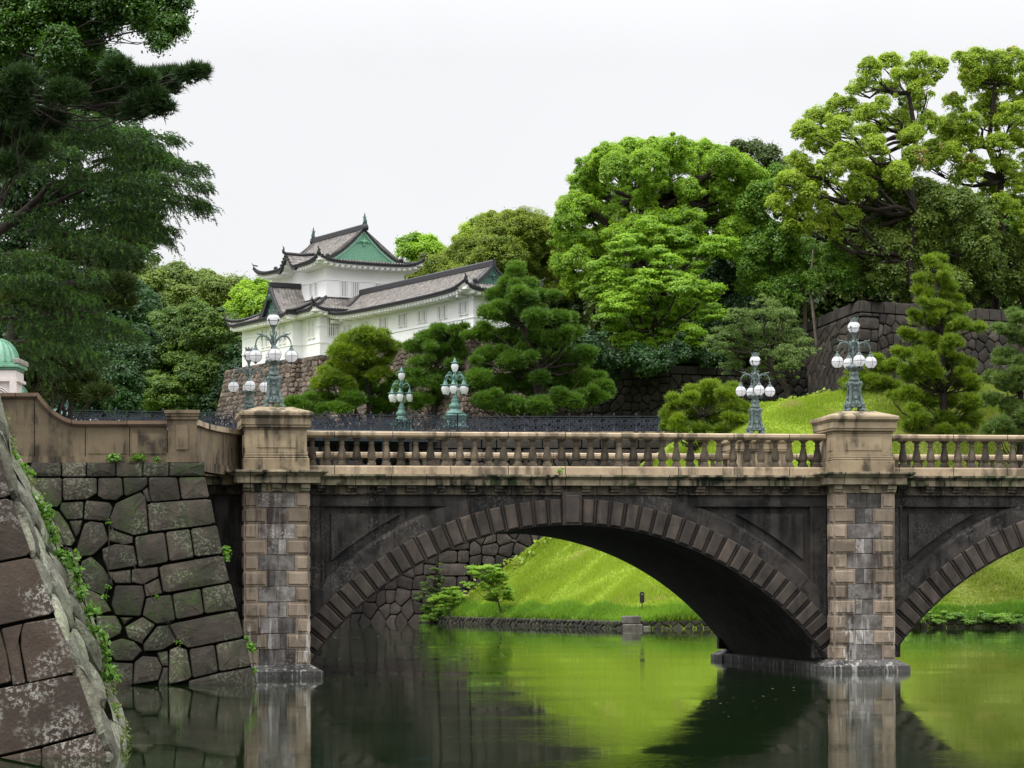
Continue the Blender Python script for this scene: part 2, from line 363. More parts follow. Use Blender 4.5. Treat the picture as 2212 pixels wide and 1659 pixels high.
# --- piers
for side, w0, sg in (('f', 0.0, 1), ('b', WB, -1)):
    for ip, pu in enumerate(PIERS):
        core = MB(); q = {-1: MB(), 1: MB()}
        def W(x): return w0 + sg * x
        def bx(mb, u0, u1, wa, wb, z0, z1, t=0.0, bev=0.0):
            a, b = sorted((W(wa), W(wb))); mb.box((u0, a, z0), (u1, b, z1), t, bev)
        bx(core, pu - PW/2 + .05, pu + PW/2 - .05, .05, 1.3, .3, 5.42)
        nc = 11; ch = (5.41 - .35) / nc
        pier = core.build('pier', M['infill'], bridge)
        for k in range(nc):
            z1 = 5.41 - k*ch; z0 = z1 - ch
            L = .42 if k % 2 == 0 else .68
            for s in (-1, 1):
                a, b = sorted((pu + s*PW/2, pu + s*(PW/2 - L)))
                tt = r1.uniform(-.7, .7)
                bx(q[s], a, b, .015, .45 if k % 2 else .7, z0 + .004, z1 - .004, tt, .006)
                m_ = .05
                bx(q[s], a + m_, b - m_, -.02, .2, z0 + .055, z1 - .055, tt + .15, .02)
                # return on the side of the pier
                ws = (.08, .36) if k % 2 else (.08, .62)
                e = pu + s*(PW/2 + .03)
                a2, b2 = sorted((e, pu + s*(PW/2 - .1)))
                bx(q[s], a2, b2, ws[0], ws[1], z0 + .05, z1 - .05, tt, .02)
            # grey infill slab, rough
            ia, ib = pu - PW/2 + L + .01, pu + PW/2 - L - .01
            mbi = core
            n1 = MB()
            if k % 2 == 0 and r1.random() < .5:
                bx(n1, ia, ib, .0 + r1.uniform(0, .02), .2, z0 + .01, z1 - .01, r1.uniform(-1, 1), .012)
            else:
                c_ = (ia + ib) / 2 + r1.uniform(-.08, .08)
                bx(n1, ia, c_, .0 + r1.uniform(0, .03), .2, z0 + .01, z1 - .01, r1.uniform(-1, 1), .012)
                bx(n1, c_ + .006, ib, .0 + r1.uniform(0, .03), .2, z0 + .01, z1 - .01, r1.uniform(-1, 1), .012)
            n1.build('infill_block', M['infill'], pier)
        q[-1].build('quoin_blocks', M['quoin'], pier); q[1].build('quoin_blocks', M['quoin'], pier)
        # capital: bed, brackets, cornice
        c = MB()
        bx(c, pu - PW/2 - .02, pu + PW/2 + .02, -.03, 1.3, 5.41, 5.66, .2, .01)
        for j in (-1, 0, 1):
            uu = pu + j*(PW/2 - .12)
            bx(c, uu - .14, uu + .14, -.16, .1, 5.52, 5.655, .5, .015)
            bx(c, uu - .14, uu + .14, -.10, .1, 5.44, 5.52, .3, .015)
        bx(c, pu - PW/2 - .30, pu + PW/2 + .30, -.30, 1.3, 5.66, 5.86, .1, .012)
        # flaring top slab
        for ww in (0,):
            a = (W(-.33), W(1.3)); bq = (W(-.48), W(1.3))
            u0, u1 = pu - PW/2 - .33, pu + PW/2 + .33; v0, v1 = pu - PW/2 - .52, pu + PW/2 + .52
            vs = [(u0,a[0],5.86),(u1,a[0],5.86),(u1,a[1],5.86),(u0,a[1],5.86),(v0,bq[0],5.97),(v1,bq[0],5.97),(v1,bq[1],5.97),(v0,bq[1],5.97)]
            fs = [(0,3,2,1),(4,5,6,7),(0,1,5,4),(1,2,6,5),(2,3,7,6),(3,0,4,7)]
            if sg < 0: fs = [f[::-1] for f in fs]
            c.add(vs, fs, .3)
        bx(c, pu - PW/2 - .52, pu + PW/2 + .52, -.48, 1.3, 5.97, 6.035, .4, .01)
        c.build('pier_cornice', M['cornice'], pier)
        # footing
        f_ = MB(); zz = .02
        e0, e1 = PW/2 + .36, PW/2 + .04
        vs = [(pu-e0,W(-.36),-.6),(pu+e0,W(-.36),-.6),(pu+e0,W(1.3),-.6),(pu-e0,W(1.3),-.6),
              (pu-e0,W(-.36),.17),(pu+e0,W(-.36),.17),(pu+e0,W(1.3),.17),(pu-e0,W(1.3),.17),
              (pu-e1,W(-.04),.36),(pu+e1,W(-.04),.36),(pu+e1,W(1.3),.36),(pu-e1,W(1.3),.36)]
        fs = [(0,1,5,4),(1,2,6,5),(2,3,7,6),(3,0,4,7),(4,5,9,8),(5,6,10,9),(6,7,11,10),(7,4,8,11),(8,9,10,11)]
        if sg < 0: fs = [f[::-1] for f in fs]
        f_.add(vs, fs, 0); f_.build('footing', M['footing'], pier)
        # pedestal
        p_ = MB()
        hw = .90; dp0, dp1 = .05, 1.95
        bx(p_, pu - hw - .07, pu + hw + .07, dp0 - .07, dp1 + .07, 6.035, 6.40, -.1, .02)
        bx(p_, pu - hw - .05, pu + hw + .05, dp0 - .05, dp1 + .05, 6.40, 6.47, -.5, .03)
        bx(p_, pu - hw - .02, pu + hw + .02, dp0 - .02, dp1 + .02, 6.47, 6.55, -.2, .02)
        bx(p_, pu - hw, pu + hw, dp0, dp1, 6.55, 7.24, .2, .012)
        bx(p_, pu - hw - .03, pu + hw + .03, dp0 - .03, dp1 + .03, 7.22, 7.29, -.6, .02)
        bx(p_, pu - hw - .10, pu + hw + .10, dp0 - .10, dp1 + .10, 7.29, 7.36, -.3, .02)
        bx(p_, pu - hw - .12, pu + hw + .12, dp0 - .12, dp1 + .12, 7.36, 7.57, .1, .02)
        bx(p_, pu - hw - .14, pu + hw + .14, dp0 - .14, dp1 + .14, 7.57, 7.62, -.8, .015)
        bx(p_, pu - hw - .19, pu + hw + .19, dp0 - .19, dp1 + .19, 7.62, 7.75, .2, .03)
        e = hw + .17; t_ = .5; cw = (dp0 + dp1)/2; dd = (dp1 - dp0)/2 + .17
        vs = []
        for (du, dw, z) in ((e, dd, 7.75), (t_, t_, 7.93)):
            for a, b in ((-1,-1),(1,-1),(1,1),(-1,1)): vs.append((pu + a*du, W(cw + b*dw), z))
        fs = [(0,1,5,4),(1,2,6,5),(2,3,7,6),(3,0,4,7),(4,5,6,7)]
        if sg < 0: fs = [f[::-1] for f in fs]
        p_.add(vs, fs, .5)
        ped = p_.build('pedestal', M['beige'], bridge)
        pn = MB()
        bx(pn, pu - .58, pu + .58, dp0 - .02, dp0 + .1, 6.70, 7.10, .45, .012)
        a2, b2 = pu - hw - .02, pu + hw + .02
        for a3, b3 in ((a2, a2 + .1), (b2 - .1, b2)):
            aa, bb = sorted((W(.3), W(.80))); pn.box((a3, aa, 6.70), (b3, bb, 7.10), .4, .012)
        pn.build('raised_panel', M['beige'], ped)
# --- body of the bridge: barrels, spandrels
def ringpts(rad, a): return (rad*math.sin(a), CZ + rad*math.cos(a))
US = [PITCH/2, PITCH*1.5]
body = MB()
# deck slab and pier masses through the width
for i, pu in enumerate(PIERS):
    body.box((pu - PW/2 + .02, 1.2, -.6), (pu + PW/2 - .02, WB - 1.2, 5.0), 0)
for i, pu in enumerate(PIERS):
    fl = MB(); fl.box((pu - PW/2 - .30, 1.0, -.6), (pu + PW/2 + .30, WB - 1.0, .24), 0, .04)
    fl.build('pier_base_course', M['footing'], bridge)
body.box((-4.5, 1.0, 5.0), (2*PITCH + 4.5, WB - 1.0, 5.9), 0)
body.box((-4.5, 1.35, -.6), (-PW/2 - 1.0, WB - 1.35, 5.0), 0)
body.box((2*PITCH + PW/2 + 1.0, 1.35, -.6), (2*PITCH + 4.5, WB - 1.35, 5.0), 0)
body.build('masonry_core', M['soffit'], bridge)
for uc in US:
    s_ = MB(); n = 40
    vs = []; fs = []
    for j in range(n + 1):
        a = -A0 + 2*A0*j/n; x, z = ringpts(RI, a)
        nw = 12
        for k in range(nw + 1): vs.append((uc + x, FW - .02 + (WB - 2*FW + .04)*k/nw, z))
    for j in range(n):
        for k in range(12):
            a = j*13 + k; fs.append((a, a + 1, a + 14, a + 13))
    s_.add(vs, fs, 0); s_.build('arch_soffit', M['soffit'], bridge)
for side, w0, sg in (('f', 0.0, 1), ('b', WB, -1)):
    def W(x): return w0 + sg*x
    for uc in US:
        # recessed back of the panels
        sp_ = MB(); n = 60; vs = []; fs = []
        for j in range(n + 1):
            x = -HS + 2*HS*j/n
            zl = CZ + math.sqrt(max(0.01, (RI + .3)**2 - x*x)); vs += [(uc + x, W(FW + .14), min(zl, 5.0)), (uc + x, W(FW + .14), 5.45)]
        for j in range(n): fs.append((2*j, 2*j+2, 2*j+3, 2*j+1))
        if sg < 0: fs = [f[::-1] for f in fs]
        sp_.add(vs, fs, -.4)
        # frame: top band
        def bx(mb, u0, u1, wa, wb, z0, z1, t=0.0, bev=0.0):
            a, b = sorted((W(wa), W(wb))); mb.box((u0, a, z0), (u1, b, z1), t, bev)
        bx(sp_, uc - HS, uc + HS, FW, FW + .3, 5.06, 5.46, .1, .0)
        bx(sp_, uc - HS, uc + HS, FW - .03, FW + .3, 5.02, 5.07, -.3, .0)
        for s in (-1, 1):
            a, b = sorted((uc + s*HS, uc + s*(HS - .42))); bx(sp_, a, b, FW + .01, FW + .3, .4, 5.06, -.1)
            a, b = sorted((uc + s*(HS - .42), uc + s*(HS - .50))); bx(sp_, a, b, FW - .02, FW + .3, 2.0, 5.02, .1)
            # raised triangular panel following the arch
            pts = []; ra = RO + .78; xin = HS - .72; ztop = 4.80
            x_end = math.sqrt(ra**2 - (ztop - CZ)**2)
            seg = 14
            low = []
            for j in range(seg + 1):
                x = x_end + (xin - x_end)*j/seg
                low.append((x, CZ + math.sqrt(ra**2 - x*x)))
            poly = [(xin, ztop)] + low[::-1][0:]  # outer corner then along the curve back up
            poly = [(xin, ztop)] + [p for p in low[::-1]]
            ring = [(uc + s*x, W(FW + .05), z) for x, z in poly]
            k = len(ring); cen = (sum(p[0] for p in poly)/k, 0)
            back = [(uc + s*x, W(FW + .2), z) for x, z in poly]
            fs = [tuple(range(k))]; 
            for j in range(k): fs.append((j, (j+1) % k, (j+1) % k + k, j + k)[::-1])
            if (s > 0) == (sg > 0): fs = [f[::-1] for f in fs]
            sp_.add(ring + back, fs, .25)
        # plain band over the arch
        nb = 26; a1 = .185
        for s in (-1, 1):
            amax = A0*1.0
            for j in range(7):
                aa = a1 + (amax - a1)*j/7 + .0006; ab = a1 + (amax - a1)*(j+1)/7 - .0006
                vs = []; fs = []; t = r1.uniform(.1, .5)
                for q in range(5):
                    a = aa + (ab - aa)*q/4
                    for rad, ww in ((RO - .05, -.05), (RO + .40, -.05), (RO + .5, .06), (RO + .5, .2)):
                        x, z = ringpts(rad, a); x = min(x, HS - .02); z = min(z, 5.36)
                        vs.append((uc + s*x, W(FW + ww), z))
                for q in range(4):
                    for r_ in range(3):
                        b_ = q*4 + r_; fs.append((b_, b_+4, b_+5, b_+1))
                if (s > 0) != (sg > 0): fs = [f[::-1] for f in fs]
                sp_.add(vs, fs, t)
        sp_.build('spandrel', M['dark'], bridge)
        # ring of voussoirs
        rg = MB(); vs = []; fs = []; n = 48
        for j in range(n + 1):
            a = -A0 + 2*A0*j/n
            for rad, ww in ((RI, .4), (RI, -.10), (RO, -.10), (RO, .1)):
                x, z = ringpts(rad, a); vs.append((uc + x, W(FW + ww), z))
        for j in range(n):
            for r_ in range(3):
                b_ = j*4 + r_; fs.append((b_, b_+1, b_+5, b_+4)[::-1])
        if sg < 0: fs = [f[::-1] for f in fs]
        rg.add(vs, fs, 0); ring = rg.build('arch_ring', M['ringdark'], bridge)
        vo_ = {-1: MB(), 1: MB()}
        def wedge(mb, a0, a1, r0, r1_, wf, wbk, t, bev=.03):
            pr = []
            for (ra, an) in ((r0, a0), (r1_, a0), (r1_, a1), (r0, a1)): pr.append((ra, an))
            da = bev/RI
            fr = [(r0+bev, a0+da), (r1_-bev, a0+da), (r1_-bev, a1-da), (r0+bev, a1-da)]
            vs = []
            for (ra, an), ww in [(p, wf) for p in fr] + [(p, wf + bev) for p in pr] + [(p, wbk) for p in pr]:
                x, z = ringpts(ra, an); vs.append((uc + x, W(ww), z))
            fs = [(3,2,1,0)]
            for b_ in (0, 4):
                for j in range(4):
                    k = (j+1) % 4; fs.append((b_+j, b_+k, b_+4+k, b_+4+j))
            if sg < 0: fs = [f[::-1] for f in fs]
            mb.add(vs, [f[::-1] for f in fs] if False else fs, t)
        NV = 21; ks = .26/RO*1.15
        stp = (A0 - ks)/NV
        for s in (-1, 1):
            for j in range(NV):
                a = ks + stp*j + stp*.10; b = a + stp*.72
                aa, bb = sorted((s*a, s*b)); t = r1.uniform(-.6, .6)
                wedge(vo_[s], aa, bb, RI + .05, RO - .02, FW - .20, FW - .05, t, .035)
                a2, b2 = sorted((s*(b + stp*.06), s*(b + stp*.17)))
                wedge(vo_[s], a2, b2, RI + .01, RO, FW - .135, FW - .05, t - .6, .008)
        [vo_[s].build('voussoirs', M['vouss'], ring) for s in (-1, 1)]
        ky = MB(); wedge(ky, -ks, ks, RI - .01, RI + .98, FW - .24, FW, .1, .02); wedge(ky, -ks*.75, ks*.75, RI + .06, RI + .90, FW - .29, FW - .1, .4, .03)
        ky.build('keystone', M['vouss'], ring)
    # pieces of wall and cornice from end to end
    segs = [(-4.4, -PW/2 - .0), (PW/2, PITCH - PW/2), (PITCH + PW/2, 2*PITCH - PW/2), (2*PITCH + PW/2, 2*PITCH + 4.4)]
    for si, (ua, ub) in enumerate(segs):
        def bx(mb, u0, u1, wa, wb, z0, z1, t=0.0, bev=0.0):
            a, b = sorted((W(wa), W(wb))); mb.box((u0, a, z0), (u1, b, z1), t, bev)
        fz = MB(); bx(fz, ua, ub, FW - .06, FW + .5, 5.40, 5.66, 0, .008)
        bx(fz, ua, ub, FW - .10, FW + .5, 5.37, 5.41, -.3, .0)
        fr = fz.build('frieze', M['frieze'], bridge)
        nb = max(1, int((ub - ua)/.867)); st = (ub - ua)/nb
        for k in range(nb):
            uu = ua + st*(k + .5); t = r1.uniform(-.6, .5)
            br = MB(); bx(br, uu - .14, uu + .14, FW - .22, FW, 5.54, 5.655, t, .012); bx(br, uu - .14, uu + .14, FW - .15, FW, 5.45, 5.54, t, .012); br.build('bracket', M['frieze'], fr)
        cn = MB()
        prof = [(FW + .4, 5.64), (FW - .30, 5.64), (FW - .30, 5.80), (FW - .33, 5.82), (FW - .46, 5.90), (FW - .46, 5.955), (FW + .4, 5.99)]
        prof = [(W(a), z) for a, z in prof]
        if sg > 0: prof = prof[::-1]
        cn.sweep(prof, ua, ub, .0); cn.build('cornice', M['cornice'], bridge)
        if si == 0 or si == 3:
            wl = MB(); bx(wl, ua, ub, FW + .1, FW + .6, -.6, 5.4, -.3); wl.build('end_wall', M['dark'], bridge)
# --- balustrades
def baluster_mesh():
    b = MB(); z0 = 6.24; h = 7.095 - z0
    b.box((-.125, -.125, z0), (.125, .125, z0 + .07), 0, .01)
    prof = [(.115, .07), (.12, .10), (.10, .125), (.085, .15), (.10, .17), (.125, .22), (.132, .28), (.122, .36), (.095, .48), (.073, .58), (.068, .62), (.09, .64), (.09, .665), (.068, .68), (.068, .73), (.09, .755), (.105, .785)]
    b.lathe([(r, z0 + z) for r, z in prof], n=14, cap=False)
    b.box((-.12, -.12, z0 + .785), (.12, .12, 7.1), 0, .008)
    return b
bal0 = baluster_mesh().build('baluster', M['baluster'], None)
first_bal = True
stuffb = []
for side, w0, sg in (('f', 0.0, 1), ('b', WB, -1)):
    def W(x): return w0 + sg*x
    for bi, (ua, ub) in enumerate([(PIERS[0] + .92, PIERS[1] - .92), (PIERS[1] + .92, PIERS[2] - .92)]):
        wc = 1.12
        rl = MB()
        a, b = W(wc - .21), W(wc + .21)
        def sweepp(pr, t): 
            pr = [(W(wc + x), z) for x, z in pr]
            rl.sweep(pr[::-1] if sg > 0 else pr, ua, ub, t)
        sweepp([(.20, 7.10), (-.20, 7.10), (-.235, 7.14), (-.235, 7.215), (-.215, 7.235), (-.18, 7.25), (.18, 7.25), (.215, 7.235), (.235, 7.215), (.235, 7.14)], .2)
        sweepp([(.19, 7.065), (-.14, 7.065), (-.14, 7.10), (.19, 7.10)], -.5)
        sweepp([(.22, 5.97), (-.22, 5.97), (-.22, 6.19), (-.19, 6.235), (.19, 6.235), (.22, 6.19)], .0)
        br = rl.build('balustrade', M['beige_joint'], bridge)
        span = ub - ua; nb = 36; st = span / nb
        lim = 36 if bi == 0 else (14 if sg > 0 else 12)
        rest = MB()
        for k in range(nb):
            uu = ua + st*(k + .5)
            if k < lim:
                if first_bal: o = bal0; first_bal = False
                else: o = bal0.copy(); C.objects.link(o)
                o.parent = br; o.location = (uu, W(wc), 0); o['group'] = 'balusters of the stone bridge'
                o.rotation_euler = (0, 0, r1.choice((0, 90, 180, 270)) * math.pi/180 + r1.uniform(-.02, .02))
            else: stuffb.append((uu, W(wc)))
bm_ = baluster_mesh(); rest = MB()
for (uu, ww) in stuffb: rest.add([(x + uu, y + ww, z) for x, y, z in bm_.v], bm_.f, 0, True)
o = rest.build('distant_balusters', M['baluster'], bridge); o['kind'] = 'stuff'
# short solid parapet between the end pedestal and the approach post is built with the approach wall
dk = MB(); dk.box((-6, 1.3, 5.9), (2*PITCH + 4.4, WB - 1.3, 6.0), 0); dk.build('deck', M['granite'], bridge)

# ================================================================== LAMP STANDARDS
def make_lamp():
    root = empty('lamp_standard', (0, 0, 0))
    b = MB()                                        # flared four-sided body on claw feet
    for k in range(4):
        a = math.pi/4 + k*math.pi/2
        cx, cy = .27*math.cos(a)*1.15, .27*math.sin(a)*1.15
        b.sphere((cx, cy, .07), .075, 10, 6, 0, .9)
        for j in (-1, 0, 1):
            aa = a + j*.45
            b.sphere((cx + .075*math.cos(aa), cy + .075*math.sin(aa), .035), .035, 8, 5)
        b.tube([(cx, cy, .06), (cx*1.04, cy*1.04, .17), (cx*.86, cy*.86, .30), (cx*.68, cy*.68, .5), (cx*.62, cy*.62, .72), (cx*.72, cy*.72, .86), (cx*.5, cy*.5, .93)], [.06, .055, .05, .045, .045, .055, .035], 8)
        b.sphere((cx*.98, cy*.98, .23), .065, 8, 6); b.sphere((cx*.74, cy*.74, .87), .062, 8, 6)
    b.lathe([(.235, .16), (.22, .20), (.19, .30), (.16, .45), (.145, .62), (.155, .78), (.17, .86), (.14, .93), (.10, .96)], n=4, smooth=False, sq=True)
    body = b.build('body', M['bronze'], root)
    rl = MB()                                       # relief mask, pendant and frame on each face
    for k in range(4):
        a = k*math.pi/2; ca, sa = math.cos(a), math.sin(a)
        def L(x, y, z): return (ca*x - sa*y, sa*x + ca*y, z)
        n0 = len(rl.v)
        rl.sphere(L(.185, 0, .42), .055, 10, 8, 0, 1.25); rl.sphere(L(.225, 0, .40), .026, 8, 6, 0, 1.0)
        rl.tube([L(.215, -.1, .3), L(.22, -.05, .21), L(.22, 0, .12), L(.22, .05, .21), L(.215, .1, .3)], .022, 6)
        rl.tube([L(.205, -.10, .36), L(.17, -.10, .55), L(.165, -.09, .74), L(.175, -.04, .83), L(.178, 0, .85), L(.175, .04, .83), L(.165, .09, .74), L(.17, .10, .55), L(.205, .10, .36)], .014, 5)
        rl.sphere(L(.18, 0, .70), .03, 8, 5); rl.tube([L(.21, 0, .35), L(.215, 0, .1)], [.045, .012], 6)
    rl.build('relief', M['bronze'], body)
    c = MB()
    c.lathe([(.12, .93), (.17, .965), (.175, 1.0), (.145, 1.04), (.14, 1.12), (.155, 1.16), (.145, 1.20), (.11, 1.24), (.12, 1.28), (.20, 1.33), (.215, 1.37), (.15, 1.42), (.10, 1.46), (.08, 1.52), (.062, 1.62), (.052, 1.8), (.045, 2.05), (.06, 2.08), (.09, 2.12), (.095, 2.16), (.06, 2.18), (.045, 2.22), (.04, 2.30), (.07, 2.40), (.10, 2.43), (.11, 2.45)], n=20)
    for k in range(8):
        a = k*math.pi/4 + .39
        c.tube([(.16*math.cos(a), .16*math.sin(a), 1.40), (.235*math.cos(a), .235*math.sin(a), 1.385), (.255*math.cos(a), .255*math.sin(a), 1.33), (.225*math.cos(a), .225*math.sin(a), 1.27)], [.035, .03, .022, .012], 6)
        c.tube([(.06*math.cos(a), .06*math.sin(a), 1.5), (.055*math.cos(a), .055*math.sin(a), 2.04)], .014, 5)
    col = c.build('column', M['bronze'], root)
    for k in range(4):                              # arms with their globes
        a = k*math.pi/2; ca, sa = math.cos(a), math.sin(a)
        def L(x, z, y=0): return (ca*x - sa*y, sa*x + ca*y, z)
        m_ = MB()
        pts = [(.05, 1.88), (.09, 1.98), (.15, 2.07), (.24, 2.13), (.34, 2.145), (.43, 2.10), (.49, 2.02), (.52, 1.92), (.528, 1.84)]
        m_.tube([L(x, z) for x, z in pts], [.03, .032, .034, .036, .034, .028, .022, .019, .018], 8)
        m_.tube([L(.30, 2.14), L(.38, 2.185), L(.46, 2.185), (L(.52, 2.24))], [.035, .03, .018, .006], 6)
        m_.tube([L(.07, 1.95), L(.055, 2.08), L(.10, 2.18), L(.085, 2.26), L(.06, 2.27)], [.02, .022, .018, .014, .01], 6)
        m_.tube([L(.13, 2.05), L(.20, 2.0), L(.235, 2.03), L(.22, 2.06)], [.02, .015, .012, .008], 5)
        m_.tube([L(.32, 2.12), L(.36, 2.05), L(.34, 2.01), L(.32, 2.03)], [.018, .013, .01, .008], 5)
        m_.tube([L(.05, 1.82), L(.085, 1.77), L(.12, 1.80), L(.11, 1.84)], [.015, .013, .01, .008], 5)
        gx = .528
        m_.lathe([(.02, 1.86), (.035, 1.85), (.05, 1.835), (.03, 1.815), (.035, 1.80), (.075, 1.74), (.08, 1.725), (.095, 1.70), (.112, 1.685), (.11, 1.67)][::-1], (ca*gx, sa*gx, 0), 14)
        arm = m_.build('arm', M['bronze'], col)
        g = MB(); g.sphere((ca*gx, sa*gx, 1.535), .188, 24, 16); gl = g.build('globe', M['glass'], root)
        bd = MB()
        ring = [(ca*gx + .193*math.cos(q), sa*gx + .193*math.sin(q), 1.535) for q in np.linspace(0, 2*math.pi, 25)]
        bd.tube(ring, .0055, 5)
        for q in (0, math.pi/2):
            rr = [(ca*gx + .193*math.cos(t)*math.cos(q+a), sa*gx + .193*math.cos(t)*math.sin(q+a), 1.535 + .193*math.sin(t)) for t in np.linspace(0, 2*math.pi, 25)]
            bd.tube(rr, .0055, 5)
        bd.lathe([(.02, -.235), (.035, -.21), (.05, -.19), (.07, -.172)], (ca*gx, sa*gx, 1.535), 10)
        bd.build('cage', M['bronze_dark'], gl)
    t = MB(); t.sphere((0, 0, 2.605), .192, 24, 16); tg = t.build('globe', M['glass'], root)
    tb = MB()
    tb.tube([(.197*math.cos(q), .197*math.sin(q), 2.57) for q in np.linspace(0, 2*math.pi, 25)], .008, 5)
    for k in range(4):
        q = k*math.pi/2 + math.pi/4
        tb.tube([(.197*math.cos(t_)*math.cos(q), .197*math.cos(t_)*math.sin(q), 2.605 + .197*math.sin(t_)) for t_ in np.linspace(-1.35, -.15, 9)], .011, 5)
        tb.sphere((.2*math.cos(q), .2*math.sin(q), 2.60), .025, 6, 5, 0, 1.4)
    tb.lathe([(.03, 2.36), (.05, 2.40), (.09, 2.43), (.10, 2.45)], n=12)
    tb.build('cage', M['bronze_dark'], tg)
    cr_ = MB(); cr_.lathe([(.115, 2.745), (.13, 2.765), (.115, 2.785), (.105, 2.80), (.12, 2.84), (.02, 2.85)], n=16)
    for k in range(8):
        q = k*math.pi/4; cr_.tube([(.105*math.cos(q), .105*math.sin(q), 2.82), (.135*math.cos(q), .135*math.sin(q), 2.885)], [.018, .008], 5)
        cr_.sphere((.137*math.cos(q), .137*math.sin(q), 2.89), .014, 6, 4)
    cr_.sphere((0, 0, 2.87), .03, 8, 6, 0, 1.3)
    cr_.build('crown', M['bronze'], root)
    return root
lamp = make_lamp()
lspots = [((0, 1.0), 'dark bronze five globe lamp on the near left pedestal of the stone bridge'),
          ((PITCH, 1.0), 'bronze five globe lamp on the near right pedestal of the stone bridge'),
          ((0, WB - 1.0), 'bronze five globe lamp partly hidden behind the near left one'),
          ((PITCH, WB - 1.0), 'bronze five globe lamp on the far pedestal, right of the round clipped pine')]
for i, ((u, w_), lb) in enumerate(lspots):
    o = lamp if i == 0 else copy_tree(lamp)
    o.location = BW(u, w_, 7.93); o.rotation_euler = (0, 0, TH)
    tag(o, lb, 'lamp', 'five globe lamps on the stone bridge pedestals')
# ================================================================== STONE WALL TOOLS
def area(p): return .5*sum(p[i][0]*p[(i+1) % len(p)][1] - p[(i+1) % len(p)][0]*p[i][1] for i in range(len(p)))
def inset(p, d):
    n = len(p); out = []
    for i in range(n):
        a, b, c = p[i-1], p[i], p[(i+1) % n]
        e1 = (b[0]-a[0], b[1]-a[1]); e2 = (c[0]-b[0], c[1]-b[1])
        l1 = math.hypot(*e1) or 1e-6; l2 = math.hypot(*e2) or 1e-6
        n1 = (-e1[1]/l1, e1[0]/l1); n2 = (-e2[1]/l2, e2[0]/l2)
        k = 1 + n1[0]*n2[0] + n1[1]*n2[1]; k = max(k, .35)
        out.append((b[0] + d*(n1[0]+n2[0])/k, b[1] + d*(n1[1]+n2[1])/k))
    return out
def cutc(p, f):
    out = []; n = len(p)
    for i in range(n):
        a, b, c = p[i-1], p[i], p[(i+1) % n]
        out.append((b[0] + (a[0]-b[0])*f, b[1] + (a[1]-b[1])*f)); out.append((b[0] + (c[0]-b[0])*f, b[1] + (c[1]-b[1])*f))
    return out
def stone_blk(mb, poly, mapf, gap, bev, th, t, cut=.12, bulge=.3, rnd=r1, sub=0):
    if area(poly) < 0: poly = poly[::-1]
    size = math.sqrt(abs(area(poly)))
    gap = min(gap, size*.12); bev = min(bev, size*.14)
    p0 = cutc(inset(poly, gap), cut); p1 = inset(p0, bev*.35); p2 = inset(p0, bev)
    if area(p2) <= 0: p2 = [(x*.5 + sum(q[0] for q in p0)/len(p0)*.5, y*.5 + sum(q[1] for q in p0)/len(p0)*.5) for x, y in p0]; p1 = [((a[0]+b[0])/2, (a[1]+b[1])/2) for a, b in zip(p0, p2)]
    cx = sum(q[0] for q in p2)/len(p2); cy = sum(q[1] for q in p2)/len(p2)
    p3 = [(cx + (x-cx)*.55, cy + (y-cy)*.55) for x, y in p2]
    tu, tv = rnd.uniform(-.12, .12)*th, rnd.uniform(-.12, .12)*th
    def dd(x, y, d): return d + tu*(x-cx)/size*2 + tv*(y-cy)/size*2
    vs = [mapf(x, y, -th*.6) for x, y in p0] + [mapf(x, y, dd(x, y, th*.55)) for x, y in p1] + [mapf(x, y, dd(x, y, th)) for x, y in p2] \
        + [mapf(x, y, dd(x, y, th*(1 + bulge*rnd.uniform(.5, 1)))) for x, y in p3] + [mapf(cx, cy, th*(1 + bulge))]
    n = len(p0); fs = []
    for r_ in range(3):
        for j in range(n):
            k = (j+1) % n; fs.append((r_*n + j, r_*n + k, (r_+1)*n + k, (r_+1)*n + j))
    for j in range(n): fs.append((3*n + j, 3*n + (j+1) % n, 4*n))
    mb.add([tuple(v) for v in vs], fs, t, False)
def clip_half(poly, mx, my, nx, ny):
    out = []; n = len(poly)
    for i in range(n):
        a, b = poly[i], poly[(i+1) % n]
        da = (a[0]-mx)*nx + (a[1]-my)*ny; db = (b[0]-mx)*nx + (b[1]-my)*ny
        if da <= 0: out.append(a)
        if da*db < 0:
            k = da/(da-db); out.append((a[0]+(b[0]-a[0])*k, a[1]+(b[1]-a[1])*k))
    return out
def voro(Wd, Ht, cw, ch, jit, rnd, keep=None):
    nx = max(1, round(Wd/cw)); ny = max(1, round(Ht/ch)); cw = Wd/nx; ch = Ht/ny
    S = {}
    for j in range(ny):
        off = rnd.uniform(0, .6)
        for i in range(-1, nx + 1):
            S[i, j] = ((i + .5 + off*(1 if j % 2 else -1)*.5 + rnd.uniform(-jit, jit))*cw, (j + .5 + rnd.uniform(-jit, jit)*.8)*ch)
    cells = []
    for (i, j), (x, y) in S.items():
        poly = [(max(0, x-2*cw), max(0, y-2*ch)), (min(Wd, x+2*cw), max(0, y-2*ch)), (min(Wd, x+2*cw), min(Ht, y+2*ch)), (max(0, x-2*cw), min(Ht, y+2*ch))]
        if x < -cw*.9 or x > Wd + cw*.9: continue
        for di in (-2, -1, 0, 1, 2):
            for dj in (-2, -1, 0, 1, 2):
                q = S.get((i+di, j+dj))
                if not q or (di == 0 and dj == 0) or len(poly) < 3: continue
                poly = clip_half(poly, (x+q[0])/2, (y+q[1])/2, q[0]-x, q[1]-y)
        if len(poly) >= 3 and abs(area(poly)) > .08*cw*ch:
            cells.append(poly)
    return cells
